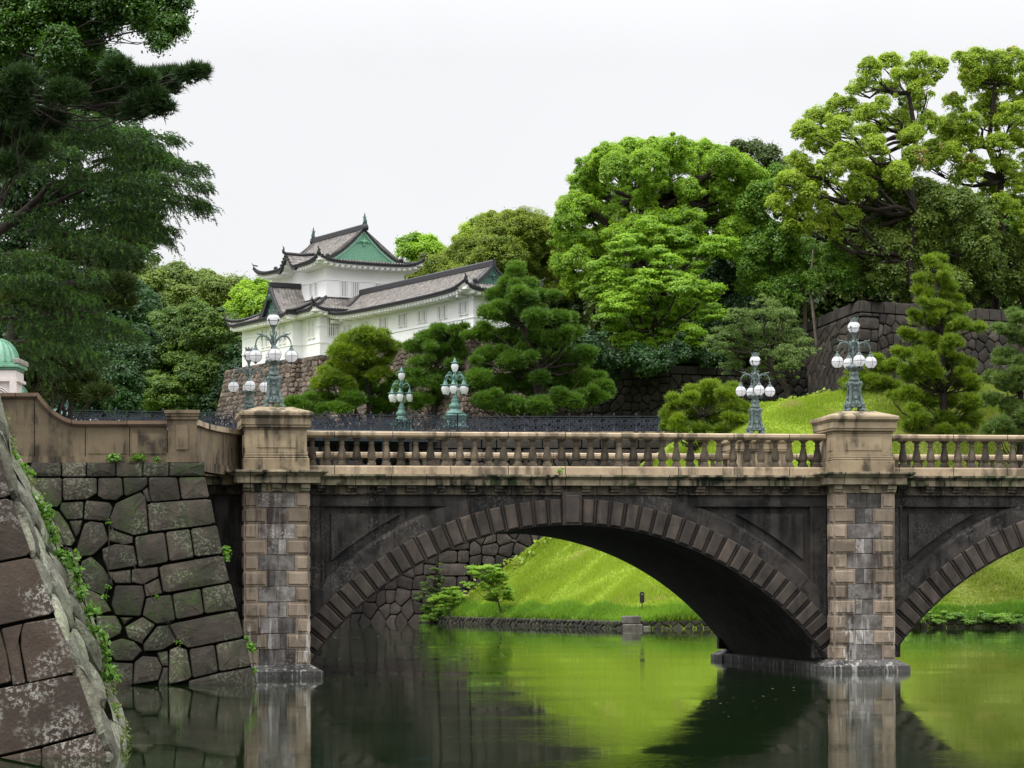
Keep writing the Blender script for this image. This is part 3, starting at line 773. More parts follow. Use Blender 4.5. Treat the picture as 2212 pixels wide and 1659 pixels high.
def wall_surface(A, B, z0, ht, batter, curve=0.0, flip=1, ka=0.0, kb=0.0):
    """straight wall from A to B (2-D base points); outward is to the right of A->B when flip=1"""
    A = Vector((A[0], A[1])); B = Vector((B[0], B[1])); d = (B - A); L = d.length; d /= L
    n = Vector((d.y, -d.x)) * flip
    def f(u, v, dep=0.0):
        k = v/ht; off = -batter*((1+curve)*k - curve*k*k) + dep
        o2 = -off + dep
        uu = u*(L - (ka + kb)*o2)/L + ka*o2
        p = A + d*uu + n*off
        return Vector((p.x, p.y, z0 + v))
    return f, L
def far_wall(name, label, cat, pieces, mat, cw=1.0, ch=.8, seed=1, cope=None, ashlar=0.0, th=.16, jit=.36, depth=4.0):
    """pieces: list of (A, B, z0, ht, batter, curve)"""
    rnd = random.Random(seed)
    root = empty(name, (pieces[0][0][0], pieces[0][0][1], pieces[0][2]), 0, label, cat)
    org = root.location.copy()
    for pc in pieces:
        (A, B, z0, ht, bt, cv) = pc[:6]; st = pc[6] if len(pc) > 6 else (cw, ch, jit, 0)
        ka = kb = 0.0; d1 = (Vector(B) - Vector(A)).normalized(); n1 = Vector((d1.y, -d1.x))
        for q in pieces:
            d2 = (Vector(q[1]) - Vector(q[0])).normalized(); n2 = Vector((d2.y, -d2.x))
            if q[1] == A: ka = (n1.dot(n2) - 1)/(d1.dot(n2))
            if q[0] == B: kb = (1 - n1.dot(n2))/(d1.dot(n2))
        f, L = wall_surface(A, B, z0, ht, bt, cv, 1, ka, kb)
        mb = MB()
        # corner ashlar at the ends, random stones between
        body_h = ht - (cope or 0)
        q_ = st[3]
        cells = [[(x + q_, y) for x, y in c] for c in voro(L - q_, body_h, st[0], st[1], st[2], rnd)]
        z_ = 0; k_ = 0
        while q_ and z_ < body_h - .1:      # big squared stones at the corner
            h_ = min(.95, body_h - z_); m_ = q_*(.62 if k_ % 2 else 1.0)
            cells.append([(0, z_), (m_, z_), (m_, z_ + h_), (0, z_ + h_)])
            if m_ < q_: cells.append([(m_, z_), (q_, z_), (q_, z_ + h_), (m_, z_ + h_)])
            z_ += h_; k_ += 1
        for c in cells:
            t = rnd.uniform(-1, 1); stone_blk(mb, c, f, .013, .06, th, t, .14, .35, rnd)
        if cope:
            u = 0
            while u < L - .05:
                w_ = min(L - u, rnd.uniform(1.1, 1.9))
                if L - u - w_ < .5: w_ = L - u
                stone_blk(mb, [(u, body_h), (u + w_, body_h), (u + w_, ht), (u, ht)], f, .015, .05, th*1.15, rnd.uniform(-.6, .6), .05, .1, rnd)
                u += w_
        mb.build('stone_face', mat, root, origin=org)
        bk = MB(); n = 8; vs = []; fs = []
        for i in range(n + 1):
            v = ht*i/n; a = f(0, v, -.02); b = f(L, v, -.02); vs += [tuple(a), tuple(b)]
        for i in range(n): fs.append((2*i, 2*i+1, 2*i+3, 2*i+2))
        a = f(0, ht, -depth); b = f(L, ht, -depth); vs += [tuple(b), tuple(a)]
        fs.append((2*n, 2*n+1, 2*n+2, 2*n+3))
        bk.add(vs, fs, 0); bk.build('wall_core', M['gap'], root, origin=org)
    return root
# ================================================================== WALL UNDER THE PARAPET (traced stone by stone)
def z5(x, y): return (x*.4466, 918.1 + y*.4466)
WA, WBt, WY0, WX0, WS = .12, .27, 69.9, -6.93, .12
def wall2(px, py, dep=0.0):
    a, b = ray(px, py)
    Y = (WY0 - WA*WX0*1.0 + WBt*H - dep) / (1 - WA*a - WBt*b)
    return Vector((a*Y, Y, H + b*Y))
def map2(x, y, d=0.0):
    q = z5(x, -y); return wall2(q[0], q[1], d)
T2 = """150,182 296,182 296,252 150,252|298,182 418,182 418,252 298,252|420,182 560,182 560,252 420,252|562,182 690,182 690,252 562,252|692,182 817,182 817,252 692,252|819,182 990,182 990,250 819,250
150,255 300,255 300,372 278,400 205,398 160,330|303,256 470,256 470,332 420,362 310,367 302,345|474,256 590,255 597,340 560,367 500,362 472,345|594,255 714,253 714,290 685,318 610,347 600,335|717,253 858,252 875,363 735,375 722,340|862,252 992,250 1013,352 879,363|688,318 715,300 733,374 711,372
288,376 405,369 402,456 325,460 290,412|416,364 530,375 546,402 528,468 405,460 410,390|560,378 680,324 707,350 718,522 650,537 542,500 530,450|712,377 1018,356 1042,481 722,521|235,405 284,418 330,482 366,560 345,587 262,578|333,464 400,460 386,520 368,545|408,478 440,464 502,475 526,560 450,632 362,642 372,590|532,500 645,540 642,572 600,582 526,562|650,540 797,518 816,664 670,692|800,517 918,502 939,642 820,663|921,501 1048,484 1077,624 942,640
492,600 560,574 648,585 666,682 522,707 500,650|330,618 374,640 388,692 345,720|394,660 440,634 500,690 541,760 500,827 430,800 388,720|530,712 632,697 634,767 560,767 526,730|638,697 765,686 767,735 690,774 636,762|768,682 1078,627 1111,761 791,816|696,777 768,740 787,816 706,834|558,776 690,776 702,830 680,927 560,922 538,870|405,790 450,802 500,832 542,902 480,917 420,880|708,836 830,819 850,946 760,964 688,922|832,818 970,790 988,916 852,944|974,788 1116,764 1146,892 990,915
465,922 562,922 590,977 582,1012 520,1042 470,1000|580,930 645,930 602,967|604,977 690,927 752,968 692,1046 690,1062 620,1032|815,964 1146,895 1181,1027 910,1082 860,1045|692,1062 760,972 815,967 858,1050 780,1092 698,1097|528,1050 590,1032 650,1047 690,1092 642,1142 560,1142 528,1100|756,1100 812,1092 816,1167 786,1167|820,1087 860,1070 905,1087 929,1217 905,1237 815,1257|914,1084 1038,1062 1058,1196 932,1227|1042,1060 1182,1031 1216,1166 1061,1196|650,1147 690,1117 760,1122 786,1172 766,1237 642,1259|530,1147 646,1152 642,1262 545,1270|766,1237 790,1172 814,1172 814,1262 766,1262|912,1237 1060,1199 1218,1169 1252,1275 914,1285
640,1262 910,1260 912,1300 640,1300|300,590 345,592 372,640 330,615|345,722 392,725 428,800 400,790 360,775|520,708 560,710 530,760 542,770|700,930 755,965 815,960 845,948 705,925"""
mw = empty('moat_wall', wall2(*z5(1250, 1262)), 0, 'sloping wall of dark mossy fitted stones directly under the beige parapet', 'stone wall')
org = mw.location.copy(); mb = MB()
for pl in T2.replace('\n', '|').split('|'):
    poly = [(float(q.split(',')[0]), -float(q.split(',')[1])) for q in pl.split()]
    ar = abs(area(poly))
    stone_blk(mb, poly, map2, .0, 5.5, .10 if ar > 9000 else .06, r1.uniform(-1, 1), .07, .45)
# rougher stones running on to the left, behind the near corner
for c in voro(420, 1100, 110, 95, .3, r1):
    cc_ = [(x + (-240), -(y + 200)) for x, y in c]
    stone_blk(mb, cc_, map2, .3, 6, .09, r1.uniform(-1, 1), .14, .4)
mb.build('stone_face', M['moat'], mw, origin=org)
bk = MB()
e = [(993, 182), (993, 250), (1013, 350), (1043, 482), (1079, 625), (1112, 763), (1147, 893), (1183, 1029), (1218, 1167), (1262, 1300)]
vs = []; fs = []
for x, y in e: vs += [tuple(map2(-700, -y, -.03)), tuple(map2(x - 4, -y, -.03))]
for i in range(len(e) - 1): fs.append((2*i, 2*i+1, 2*i+3, 2*i+2))
bk.add(vs, fs, 0); bk.build('wall_core', M['gap'], mw, origin=org)
# its side, running back to the bridge abutment, of coursed blocks
sd = MB()
for k in range(len(e) - 1):
    a0 = map2(e[k][0] - 3, -e[k][1], 0); a1 = map2(e[k+1][0] - 3, -e[k+1][1], 0)
    for j in range(5):
        dd0, dd1 = j*1.3 + .02, j*1.3 + 1.28
        o1 = Vector((-.16*dd0, dd0, 0)); o2 = Vector((-.16*dd1, dd1, 0))
        vs = [a1 + o1, a1 + o2, a0 + o2, a0 + o1]; sd.add([tuple(v) for v in vs], [(0, 1, 2, 3)], r1.uniform(-1, 1))
sd.build('wall_side', M['moat'], mw, origin=org)
# ================================================================== APPROACH PARAPET
pa_o = P(300, 1000, 71.6)
par = empty('approach_parapet', pa_o, 0, 'beige stone parapet with an S-curved brown coping, on top of the mossy moat wall', 'parapet')
def PY(x): return 71.45 + .12*(x + 8.6)
def pp(px, py):
    a, b = ray(px, py); Y = (71.45 + .12*8.6)/(1 - .12*a); return Vector((a*Y, Y, H + b*Y))
d1 = Vector((1, .12, 0)).normalized(); nb_ = Vector((.12, -1, 0)).normalized()
def pslab(mb, outl, d0, dk_, t=0.0):
    """outline in pixels on the parapet plane, from d0 in front to dk_ behind"""
    fr_ = [pp(*q) + nb_*d0 for q in outl]; bk_ = [pp(*q) - nb_*dk_ for q in outl]; n = len(outl)
    mb.add([tuple(v) for v in fr_ + bk_], [tuple(range(n))] + [tuple(range(n, 2*n))[::-1]] + [(j, (j+1) % n, (j+1) % n + n, j + n) for j in range(n)], t)
ycv = lambda x: 849 + (909 - 849)*(1 - ((171 - x)/(171 - 85))**2.0) if 85 <= x <= 171 else (849 if x < 85 else 909)
def scurve(x):
    if x <= 83: return 849
    if x >= 173: return 909
    k = (x - 83)/90; return 849 + 60*(1 - (1 - k)**2.1)
walls_x = [(-120, -30), (-28, 73.5), (75.5, 183.5), (185.5, 278.5), (280.5, 361)]
pw = MB()
for (a, b) in walls_x:
    n = 10; top = [(a + (b-a)*i/n, scurve(a + (b-a)*i/n) + 11) for i in range(n + 1)]
    pslab(pw, top + [(b, 986), (a, 986)], 0, .38, r1.uniform(-.5, .5))
    pslab(pw, [(a + 4, 936 if a > 180 else 925), (b - 4, 936 if a > 180 else 925), (b - 4, 980), (a + 4, 980)], .0 if a < 180 else .018, .1, r1.uniform(-.3, .3)) if a > 180 else None
pslab(pw, [(-120, 900), (361, 925), (361, 986), (-120, 986)], -.05, .3, -1)
pw.build('wall_panels', M['parapet'], par, origin=pa_o)
pb = MB(); 
for a, b in [(-120, 40), (41, 120), (121, 230), (231, 300), (301, 361)]: pslab(pb, [(a, 986.3), (b, 986.3), (b, 1000), (a, 1000)], .06, .4, r1.uniform(-.5, .5))
pb.build('base_course', M['parapet'], par, origin=pa_o)
cp = MB(); n = 60
for (dy0, dy1, dd0) in ((0, 4.5, .10), (4.5, 8, .13), (8, 12, .06)):
    xs = [-120 + (361 + 120)*i/n for i in range(n + 1)]
    xs = sorted(xs + [83, 173])
    for i in range(len(xs) - 1):
        a, b = xs[i], xs[i+1]
        def nrm(x):
            s = (scurve(x+1) - scurve(x-1))/2; l = math.hypot(1, s); return (-s/l, 1/l)
        na, nb2 = nrm(a), nrm(b)
        q = [(a + na[0]*dy0, scurve(a) + na[1]*dy0), (b + nb2[0]*dy0, scurve(b) + nb2[1]*dy0), (b + nb2[0]*dy1, scurve(b) + nb2[1]*dy1), (a + na[0]*dy1, scurve(a) + na[1]*dy1)]
        pslab(cp, q, dd0, .46, 0)
cp.build('coping', M['brown'], par, origin=pa_o)
ps = MB()
for (x0, x1, y0, y1, f_, b_) in ((355, 432, 886, 893, .14, .62), (357, 430, 893, 899, .11, .6), (359, 428, 899, 906, .08, .55), (363, 425, 906, 985, .02, .5), (358, 429, 985, 999, .10, .6), (361, 427, 979, 985, .06, .55)):
    pslab(ps, [(x0, y0), (x1, y0), (x1, y1), (x0, y1)], f_, b_, r1.uniform(-.3, .3))
pslab(ps, [(380.5, 918), (405.5, 918), (405.5, 971), (380.5, 971)], .05, .1, .5)
ps.build('post', M['parapet'], par, origin=pa_o)
# flare from the post to the bridge pedestal
A_ = pp(424, 1000); A_.z = 0; B_ = BW(-.92, 1.1, 0); B_.z = 0
fl_ = MB(); cpf = MB(); n = 8
pts = []
for i in range(n + 1):
    k = i/n; q = A_.lerp(B_, k); q = q + Vector((-.22*math.sin(math.pi*k), 0, 0)); pts.append(q)
for i in range(n):
    a, b = pts[i], pts[i+1]; d = (b - a).normalized(); nn = Vector((d.y, -d.x, 0))
    def seg(mb, w0, w1, z0, z1, t):
        vs = []
        for z in (z0, z1):
            for q, ww in ((a, w0), (b, w0), (b, w1), (a, w1)): vs.append(tuple(q + nn*ww + Vector((0, 0, z))))
        mb.add(vs, [(0,3,2,1),(4,5,6,7),(0,1,5,4),(1,2,6,5),(2,3,7,6),(3,0,4,7)], t)
    seg(fl_, -.34, .0, 6.0, 7.12, .2 if i < 5 else -.2); seg(fl_, -.4, .06, 5.9, 6.17, -.2); seg(cpf, -.42, .09, 7.12, 7.27, .2)
fl_.build('curved_wall', M['parapet'], par, origin=pa_o); cpf.build('curved_coping', M['beige_joint'], par, origin=pa_o)
# ================================================================== NEAR CORNER WALL
NB = .26
def wall1(px, py, dep=0.0):
    a, b = ray(px, py); Y = (40.0 + NB*H - dep)/(1 - NB*b); return Vector((a*Y, Y, H + b*Y))
def map1(x, y, d=0.0):
    q = z5(x, -y); return wall1(q[0], q[1], d)
T1 = """-420,-420 -120,-420 -60,-150 -420,-100|-420,-98 -58,-148 5,150 -420,200|-420,205 5,152 52,347 -420,420
-420,426 55,352 156,630 -420,742|-420,748 158,636 272,912 -420,1062|-420,1068 0,988 34,1100 58,1245 -420,1335|5,985 112,960 92,1000 92,1050 125,1250 64,1262 38,1130|116,958 270,932 298,985 373,1195 134,1251 100,1080 100,1000|-420,1355 374,1202 470,1480 190,1556 -420,1695|-420,1702 196,1563 206,1614 200,1700 -420,1760|200,1561 472,1488 530,1640 540,1700 208,1700"""
nw = empty('corner_wall', wall1(*z5(500, 1600)), 0, 'near sloping corner of huge dark stones spotted with white lichen at the lower left', 'stone wall')
orgn = nw.location.copy(); mb = MB()
for pl in T1.replace('\n', '|').split('|'):
    poly = [(float(q.split(',')[0]), -float(q.split(',')[1])) for q in pl.split()]
    stone_blk(mb, poly, map1, .3, 6, .05, r1.uniform(-1, 1), .05, .35)
mb.build('stone_face', M['near'], nw, origin=orgn)
edge = [(-110, -400), (-50, -100), (0, 205), (60, 350), (155, 630), (270, 910), (370, 1195), (470, 1480), (527, 1608), (560, 1700)]
bk = MB(); vs = []; fs = []
for x, y in edge: vs += [tuple(map1(-900, -y, -.03)), tuple(map1(x - 5, -y, -.03))]
for i in range(len(edge) - 1): fs.append((2*i, 2*i+1, 2*i+3, 2*i+2))
bk.add(vs, fs, 0); bk.build('wall_core', M['gap'], nw, origin=orgn)
sil = [(-70, -400), (-20, -100), (2, 10), (60, 110), (110, 240), (180, 370), (230, 440), (270, 600), (330, 720), (395, 880), (480, 1050), (500, 1170), (540, 1290), (585, 1420), (592, 1530), (600, 1600)]
E3 = [map1(x, -y, .04) for x, y in edge]
S3 = []
for x, y in sil:
    q = z5(x, y); a, b = ray(*q); Y = (44.0 + NB*H*.8)/(1 - NB*.8*b); S3.append(Vector((a*Y, Y, H + b*Y)))
def interp(L3, z):
    L3 = sorted(L3, key=lambda v: v.z)
    if z <= L3[0].z: q = L3[0] + (L3[1]-L3[0])*((z - L3[0].z)/(L3[1].z - L3[0].z)); return q
    for a, b in zip(L3, L3[1:]):
        if a.z <= z <= b.z: return a.lerp(b, (z - a.z)/max(1e-6, b.z - a.z))
    return L3[-1] + (L3[-1]-L3[-2])*((z - L3[-1].z)/(L3[-1].z - L3[-2].z))
def side1(u, v, d=0.0):
    z = v - .6; a = interp(E3, z); b = interp(S3, z)
    return a.lerp(b, u/4.2) + Vector((.9, -.25, .3)).normalized()*d
sd = MB()
for c in voro(4.2, 8.0, .95, .62, .36, r1):
    # subdivide each weathered stone so that it reads rough
    stone_blk(sd, c, side1, .02, .14, r1.uniform(.05, .13), r1.uniform(-1, 1), .2, .5)
sd.build('weathered_side', M['nearside'], nw, origin=orgn)
bk = MB(); vs = []; fs = []; n = 20
for i in range(n + 1):
    q = side1(4.2, 8.0*i/n, -.04)
    vs += [tuple(side1(0, 8.0*i/n, -.04)), tuple(q), tuple(q + Vector((-9, 2.5, 0)))]
for i in range(n):
    for j in (0, 1): fs.append((3*i+j, 3*i+j+1, 3*i+j+4, 3*i+j+3))
bk.add(vs, fs, 0); bk.build('side_core', M['gap'], nw, origin=orgn)
# ================================================================== WATER, GROUND, BANKS
def grid_mesh(name, fn, nu, nv, mat, loc=(0,0,0)):
    us = np.linspace(0, 1, nu); vs_ = np.linspace(0, 1, nv)
    pts = np.array([fn(u, v) for v in vs_ for u in us])
    i = np.arange((nu-1)*(nv-1)); a = (i//(nu-1))*nu + i % (nu-1)
    f = np.stack([a, a+1, a+nu+1, a+nu], 1)
    return mesh_np(name, pts, f, mat, None, None, True)
m = NT('moat_water')
b = m.n('ShaderNodeBsdfPrincipled'); b.inputs['Base Color'].default_value = (.005, .013, .003, 1); b.inputs['Roughness'].default_value = .03; b.inputs['IOR'].default_value = 1.34
h1 = m.noise(.9, 3, (1, .35, 1)); h2 = m.noise(7, 2, (.5, 2.2, 1)); pat = m.ramp(m.noise(.06, 3, (1, 3.5, 1), loc=(4, 1, 0)), .42, .62)
hh = m.math('ADD', m.math('MULTIPLY', h1, .5), m.math('MULTIPLY', m.math('MULTIPLY', h2, pat), .24))
bu = m.n('ShaderNodeBump'); bu.inputs['Strength'].default_value = .26; bu.inputs['Distance'].default_value = .022; m.put(bu.inputs['Height'], hh)
m.nt.links.new(bu.outputs[0], b.inputs['Normal']); m.nt.links.new(b.outputs[0], m.out.inputs[0])
wt = MB(); wt.add([(-220, -30, 0), (260, -30, 0), (260, 230, 0), (-220, 230, 0)], [(0, 1, 2, 3)])
o = wt.build('water', m.m); o['kind'] = 'structure'
fg = np.random.default_rng(9); n = 900
cx_ = fg.uniform(-12, 22, 26); cy_ = fg.uniform(50, 140, 26)
k_ = fg.integers(0, 26, n); X_ = cx_[k_] + fg.normal(0, 2.2, n); Y_ = cy_[k_] + fg.normal(0, 3.0, n)
a_ = fg.uniform(0, 6.28, n); s_ = fg.uniform(.015, .05, n)*(Y_/70)
v_ = np.stack([np.stack([X_ + s_*np.cos(a_ + q), Y_ + s_*np.sin(a_ + q), np.full(n, .006)], 1) for q in (0, 1.9, 3.1, 4.9)], 1)
M['petal'] = plain('pale_floating_bits', (.28, .29, .17), .8)
o = mesh_np('floating_leaves', v_.reshape(-1, 3), np.arange(4*n).reshape(-1, 4), M['petal']); o['kind'] = 'stuff'; o['label'] = 'tiny pale leaves and bits floating on the moat'; o['category'] = 'floating leaves'
def soil(name, c1, c2, sc=.5, c3=None):
    m = NT(name); c = m.mix(m.ramp(m.noise(sc, 6, rough=.65), .35, .65), c1, c2)
    c = m.mix(m.ramp(m.noise(sc*14, 5, rough=.7), .4, .7, 0, .7), c, c3 or c1)
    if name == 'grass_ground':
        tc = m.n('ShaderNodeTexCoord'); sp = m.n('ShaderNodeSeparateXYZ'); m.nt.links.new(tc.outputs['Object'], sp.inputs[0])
        c = m.mix(m.ramp(sp.outputs[0], 23, 28, 0, .85), c, (.105, .125, .02))  # right end painted darker olive, partly for the shade of the pines
    return m.bsdf(c, .95, m.noise(9, 5), .6, .06)
M['ground'] = soil('soil', (.03, .045, .012), (.05, .055, .02))
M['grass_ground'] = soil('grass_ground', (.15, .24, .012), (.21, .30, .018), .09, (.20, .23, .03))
M['gravel'] = soil('pale_gravel', (.25, .22, .18), (.32, .29, .24), 2)
g = MB(); g.add([(-3000, -800, -1.2), (3000, -800, -1.2), (3000, 4000, -1.2), (-3000, 4000, -1.2)], [(0, 1, 2, 3)])
o = g.build('ground', M['ground']); o['kind'] = 'structure'
# left bank carrying the approach road
lb = MB(); zt = 5.93
poly = [(-9.0, 73.2), (-8.9, 90.5), (-14, 94), (-40, 98), (-140, 100), (-140, 70.5), (-14, 71.0)]
vs = [(x, y, zt) for x, y in poly] + [(x, y, -1) for x, y in poly]; k = len(poly)
lb.add(vs, [tuple(range(k))[::-1]] + [(j, (j+1) % k, (j+1) % k + k, j + k) for j in range(k)])
o = lb.build('left_bank', M['gravel']); o['kind'] = 'structure'
# grassy hillside: a nose between a diagonal and a straight piece of shoreline
ZP = 14.1
SH0, SH1 = (-5.2, 189.5), (7.3, 158.0)
_l = math.hypot(SH1[0]-SH0[0], SH1[1]-SH0[1]); SN = (-(SH1[1]-SH0[1])/_l, (SH1[0]-SH0[0])/_l)
def hill_z(Y, X=0):
    d1 = (X - SH0[0])*SN[0] + (Y - SH0[1])*SN[1]; d2 = Y - 158.0
    a, b = .72*d1, .57*d2; k = 2.2; h = max(0, min(1, .5 + .5*(b - a)/k)); z = b*(1-h) + a*h - k*h*(1-h)
    if min(a/.72, b/.57) < -.42: return -.6
    z = z + .8 + .35*math.sin(X*.12 + Y*.1)*min(1, max(0, z/5)) + .3*math.sin(X*.05 + 1)*min(1, max(0, z/8))
    z = max(-.6, min(z, min(17.4, 15.5 + .14*(X - 18))))
    if Y > 190.9: k = min(1, max(0, (X - 11.5)/8)); k = k*k*(3 - 2*k); z = 14.05 + (z - 14.05)*k
    return z
def hfn(u, v):
    Y = 157.4 + v*56; xl = -7.5 if Y < 190.9 else 10.0
    X = xl + u*(100 - xl)
    if Y > 158.5 and u < .001 and Y < 189.8: pass
    return (X, Y, hill_z(Y, X))
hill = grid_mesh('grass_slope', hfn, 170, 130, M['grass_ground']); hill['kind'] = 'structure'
def hill_y_at(px, py):
    """where the line of sight through a pixel meets the hillside"""
    a, b = ray(px, py)
    for Y in np.arange(157.5, 215, .1):
        if H + b*Y <= hill_z(Y, a*Y): return Y
    return 200.0
# grass blades over the visible hillside
def blades(name, n, h0, h1_, wdt, mat, seed, zlo, zhi):
    g_ = np.random.default_rng(seed)
    Y = g_.uniform(157.6, 199, n); X = g_.uniform(-7, 66, n)
    ok = (np.abs(X) < Y*.25 + 12) & ((Y < 189.2) | (X > 14)); X = X[ok]; Y = Y[ok]
    Z = np.array([hill_z(y, x) for x, y in zip(X, Y)]) - .03
    ok = (Z > zlo) & (Z < zhi); X, Y, Z = X[ok], Y[ok], Z[ok]; n = len(X)
    hh = g_.uniform(h0, h1_, n) * (1 + .5*np.sin(X*.9 + 2*np.sin(Y*.7)))
    a = g_.uniform(0, 2*np.pi, n); dx = np.cos(a)*wdt; dy = np.sin(a)*wdt
    lx = g_.normal(0, .35, n)*hh + .1*hh; ly = g_.normal(-.25, .3, n)*hh
    v = np.empty((n, 3, 3)); v[:, 0] = np.stack([X - dx, Y - dy, Z], 1); v[:, 1] = np.stack([X + dx, Y + dy, Z], 1); v[:, 2] = np.stack([X + lx, Y + ly, Z + hh], 1)
    tint = np.clip(.5 + .35*np.sin(X*.35 + np.sin(Y*.5)*1.5)*np.cos(Y*.4) + g_.normal(0, .18, n) - 1.1*np.clip((X - 23)/5, 0, 1), -1, 1)  # tint drops at the right, where pine shade is put into the colour
    o = mesh_np(name, v.reshape(-1, 3), np.arange(3*n).reshape(-1, 3), mat, None, tint)
    o['kind'] = 'stuff'; o['label'] = name.replace('_', ' ') + ' covering the far hillside and bank'; o['category'] = 'grass'
    return o
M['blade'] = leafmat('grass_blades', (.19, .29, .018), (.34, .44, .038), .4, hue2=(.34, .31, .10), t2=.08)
M['blade_edge'] = leafmat('long_grass', (.06, .17, .012), (.22, .38, .03), .4)
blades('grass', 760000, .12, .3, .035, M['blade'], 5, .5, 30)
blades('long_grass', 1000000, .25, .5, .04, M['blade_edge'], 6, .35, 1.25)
# stone kerb of the bank
kb = empty('bank_edge_wall', (SH1[0], SH1[1], 0), 0, 'low rough stone edging along the waterline below the bright grass slope', 'stone edging')
mb = MB()
for A_, B_ in (((SH0[0] - .6, SH0[1] - .4), (SH1[0] - .6, SH1[1] - .4)), ((SH1[0] - .6, SH1[1] - .4), (70, 157.5))):
    f, L = wall_surface(A_, B_, -.4, .9, .1)
    for c in voro(L, .9, .62, .3, .38, r1): stone_blk(mb, c, f, .012, .06, .10, r1.uniform(-1, 1), .10, .3)
mb.build('stone_face', M['bankstone'], kb, origin=kb.location)
M['bankblock'] = stone('bank_block_stone', (.17, .16, .13), (.10, .095, .075), streak=.6, grain=5, moss=(.06, .10, .02))
bs = MB()
rs = empty('landing_stones', (P(1372, 1350, 157.3).x, 156.9, 0), 0, 'two pale granite blocks set in the grassy bank at the waterline', 'stone blocks')
bs.box((-.75, .25, -.3), (.45, .8, .30), 0, .05); bs.box((.48, .3, -.3), (.95, .8, .18), .3, .05); bs.box((-.8, .45, .30), (.35, 1.2, .80), -.2, .06)
bs.build('blocks', M['bankblock'], rs)
# marker post
Ym = hill_y_at(1387, 1318); mp = P(1387, 1318, Ym)
mk = empty('marker_post', mp, 0, 'small black box on a thin stake standing in the bright grass under the arch', 'marker')
q = MB(); q.tube([(0, 0, -.2), (0, 0, .75)], .03, 6); q.build('stake', M['black'], mk)
q = MB(); q.box((-.14, -.12, .45), (.14, .12, 1.08), 0, .03); q.box((-.11, -.14, 1.08), (.11, .14, 1.13), 0, .01); q.build('box', M['black'], mk)
q = MB(); q.box((-.05, -.13, .95), (.05, -.125, 1.02)); q.build('plate', M['granite'], mk)
# ================================================================== ABUTMENT OF THE IRON BRIDGE and the platform behind it
WL = ((-5.6, 189.0), (19.5, 190.2))
ab = far_wall('abutment_wall', 'massive stone abutment left of the grass slope, carrying the dark iron railing', 'stone wall',
    [((-19.0, 198.5), WL[0], -.4, 13.9, 1.4, .3), (WL[0], WL[1], -.4, 13.9, 1.4, .3, (1.05, .9, .42, 2.3))], M['farwall'], 1.15, .95, 4, .7)
cp = MB(); f, L = wall_surface(WL[0], WL[1], 0, 13.5, 1.4, .3)
u = 0; k = 0
while u < L - .1:
    w_ = min(2.4, L - u)
    for (z0, z1, d0) in ((13.5, 13.85, .12), (13.85, 14.05, .22)):
        vs = []
        for z in (z0, z1):
            for uu, dd in ((u + .015, d0), (u + w_ - .015, d0), (u + w_ - .015, -1.2), (u + .015, -1.2)):
                q = f(uu, 13.5, dd); q.z = z; vs.append(tuple(q))
        cp.add(vs, [(0,3,2,1),(4,5,6,7),(0,1,5,4),(1,2,6,5),(2,3,7,6),(3,0,4,7)], r1.uniform(-.4, .4))
    u += w_
cp.build('coping', M['beige'], ab, origin=ab.location)
pf = MB(); poly = [(-4.6, 190.9), (18.5, 192.0), (60, 205), (60, 300), (-60, 300), (-60, 240), (-18, 200)]
# platform falls gently behind
vs = [(x, y, 13.98) for x, y in poly]; pf.add(vs, [tuple(range(len(poly)))[::-1]])
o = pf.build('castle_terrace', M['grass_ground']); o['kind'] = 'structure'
fb = MB(); fb.add([(-220, 190, 6.5), (-19, 200, 6.5), (-60, 420, 9), (-220, 420, 9)], [(0, 1, 2, 3)]); fb.add([(-220, 189, -1), (-19, 199, -1), (-19, 200, 6.5), (-220, 190, 6.5)], [(0, 1, 2, 3)])
o = fb.build('far_bank', M['ground']); o['kind'] = 'structure'
# ================================================================== IRON BRIDGE AND RAILINGS
def rail_panel(wd, ht):
    b = MB()
    b.box((0, -.025, ht - .05), (wd, .025, ht)); b.box((0, -.02, .04), (wd, .02, .10)); b.box((0, -.015, ht - .20), (wd, .015, ht - .17))
    def rib(pts, w_=.034):
        pts = [Vector((x, 0, z)) for x, z in pts]; vs = []; n = len(pts)
        for i, p in enumerate(pts):
            d = (pts[min(i+1, n-1)] - pts[max(i-1, 0)]).normalized(); nn = Vector((-d.z, 0, d.x))
            vs += [tuple(p + nn*w_), tuple(p - nn*w_)]
        fs = [(2*i, 2*i+1, 2*i+3, 2*i+2) for i in range(n - 1)]
        b.add([(x, -.012, z) for x, y, z in vs], fs); b.add([(x, .012, z) for x, y, z in vs], [f[::-1] for f in fs])
    def spiral(cx, cz, r0, turns, ph, sgn=1):
        return [(cx + r0*(1 - .8*t)*math.cos(ph + sgn*turns*2*math.pi*t), cz + r0*(1 - .8*t)*math.sin(ph + sgn*turns*2*math.pi*t)) for t in np.linspace(0, 1, 26)]
    hm = (ht - .1)/2
    for s in (-1, 1):
        cx = wd/2 + s*wd*.25
        rib(spiral(cx, .42, .30, 1.6, math.pi/2, s)); rib(spiral(cx, ht - .45, .22, 1.5, -math.pi/2, -s)); rib(spiral(wd/2 + s*wd*.42, .3, .18, 1.4, 0, s)); rib(spiral(wd/2 + s*wd*.42, ht - .42, .16, 1.4, 0, -s))
        rib([(wd/2, .1), (wd/2 + s*.2, .35), (wd/2 + s*.08, .6), (wd/2 + s*.3, .85), (wd/2 + s*.1, ht - .2)])
        rib([(wd/2 + s*wd*.5, .1), (wd/2 + s*wd*.3, .6), (wd/2 + s*wd*.46, ht - .2)])
    rib(spiral(wd/2, hm, .2, 1, 0, 1), .03)
    for k in range(9):
        x = wd*(k + .5)/9; rib([(x, .1), (x + .06*math.sin(k*2.1), hm), (x, ht - .17)], .013)
    return b
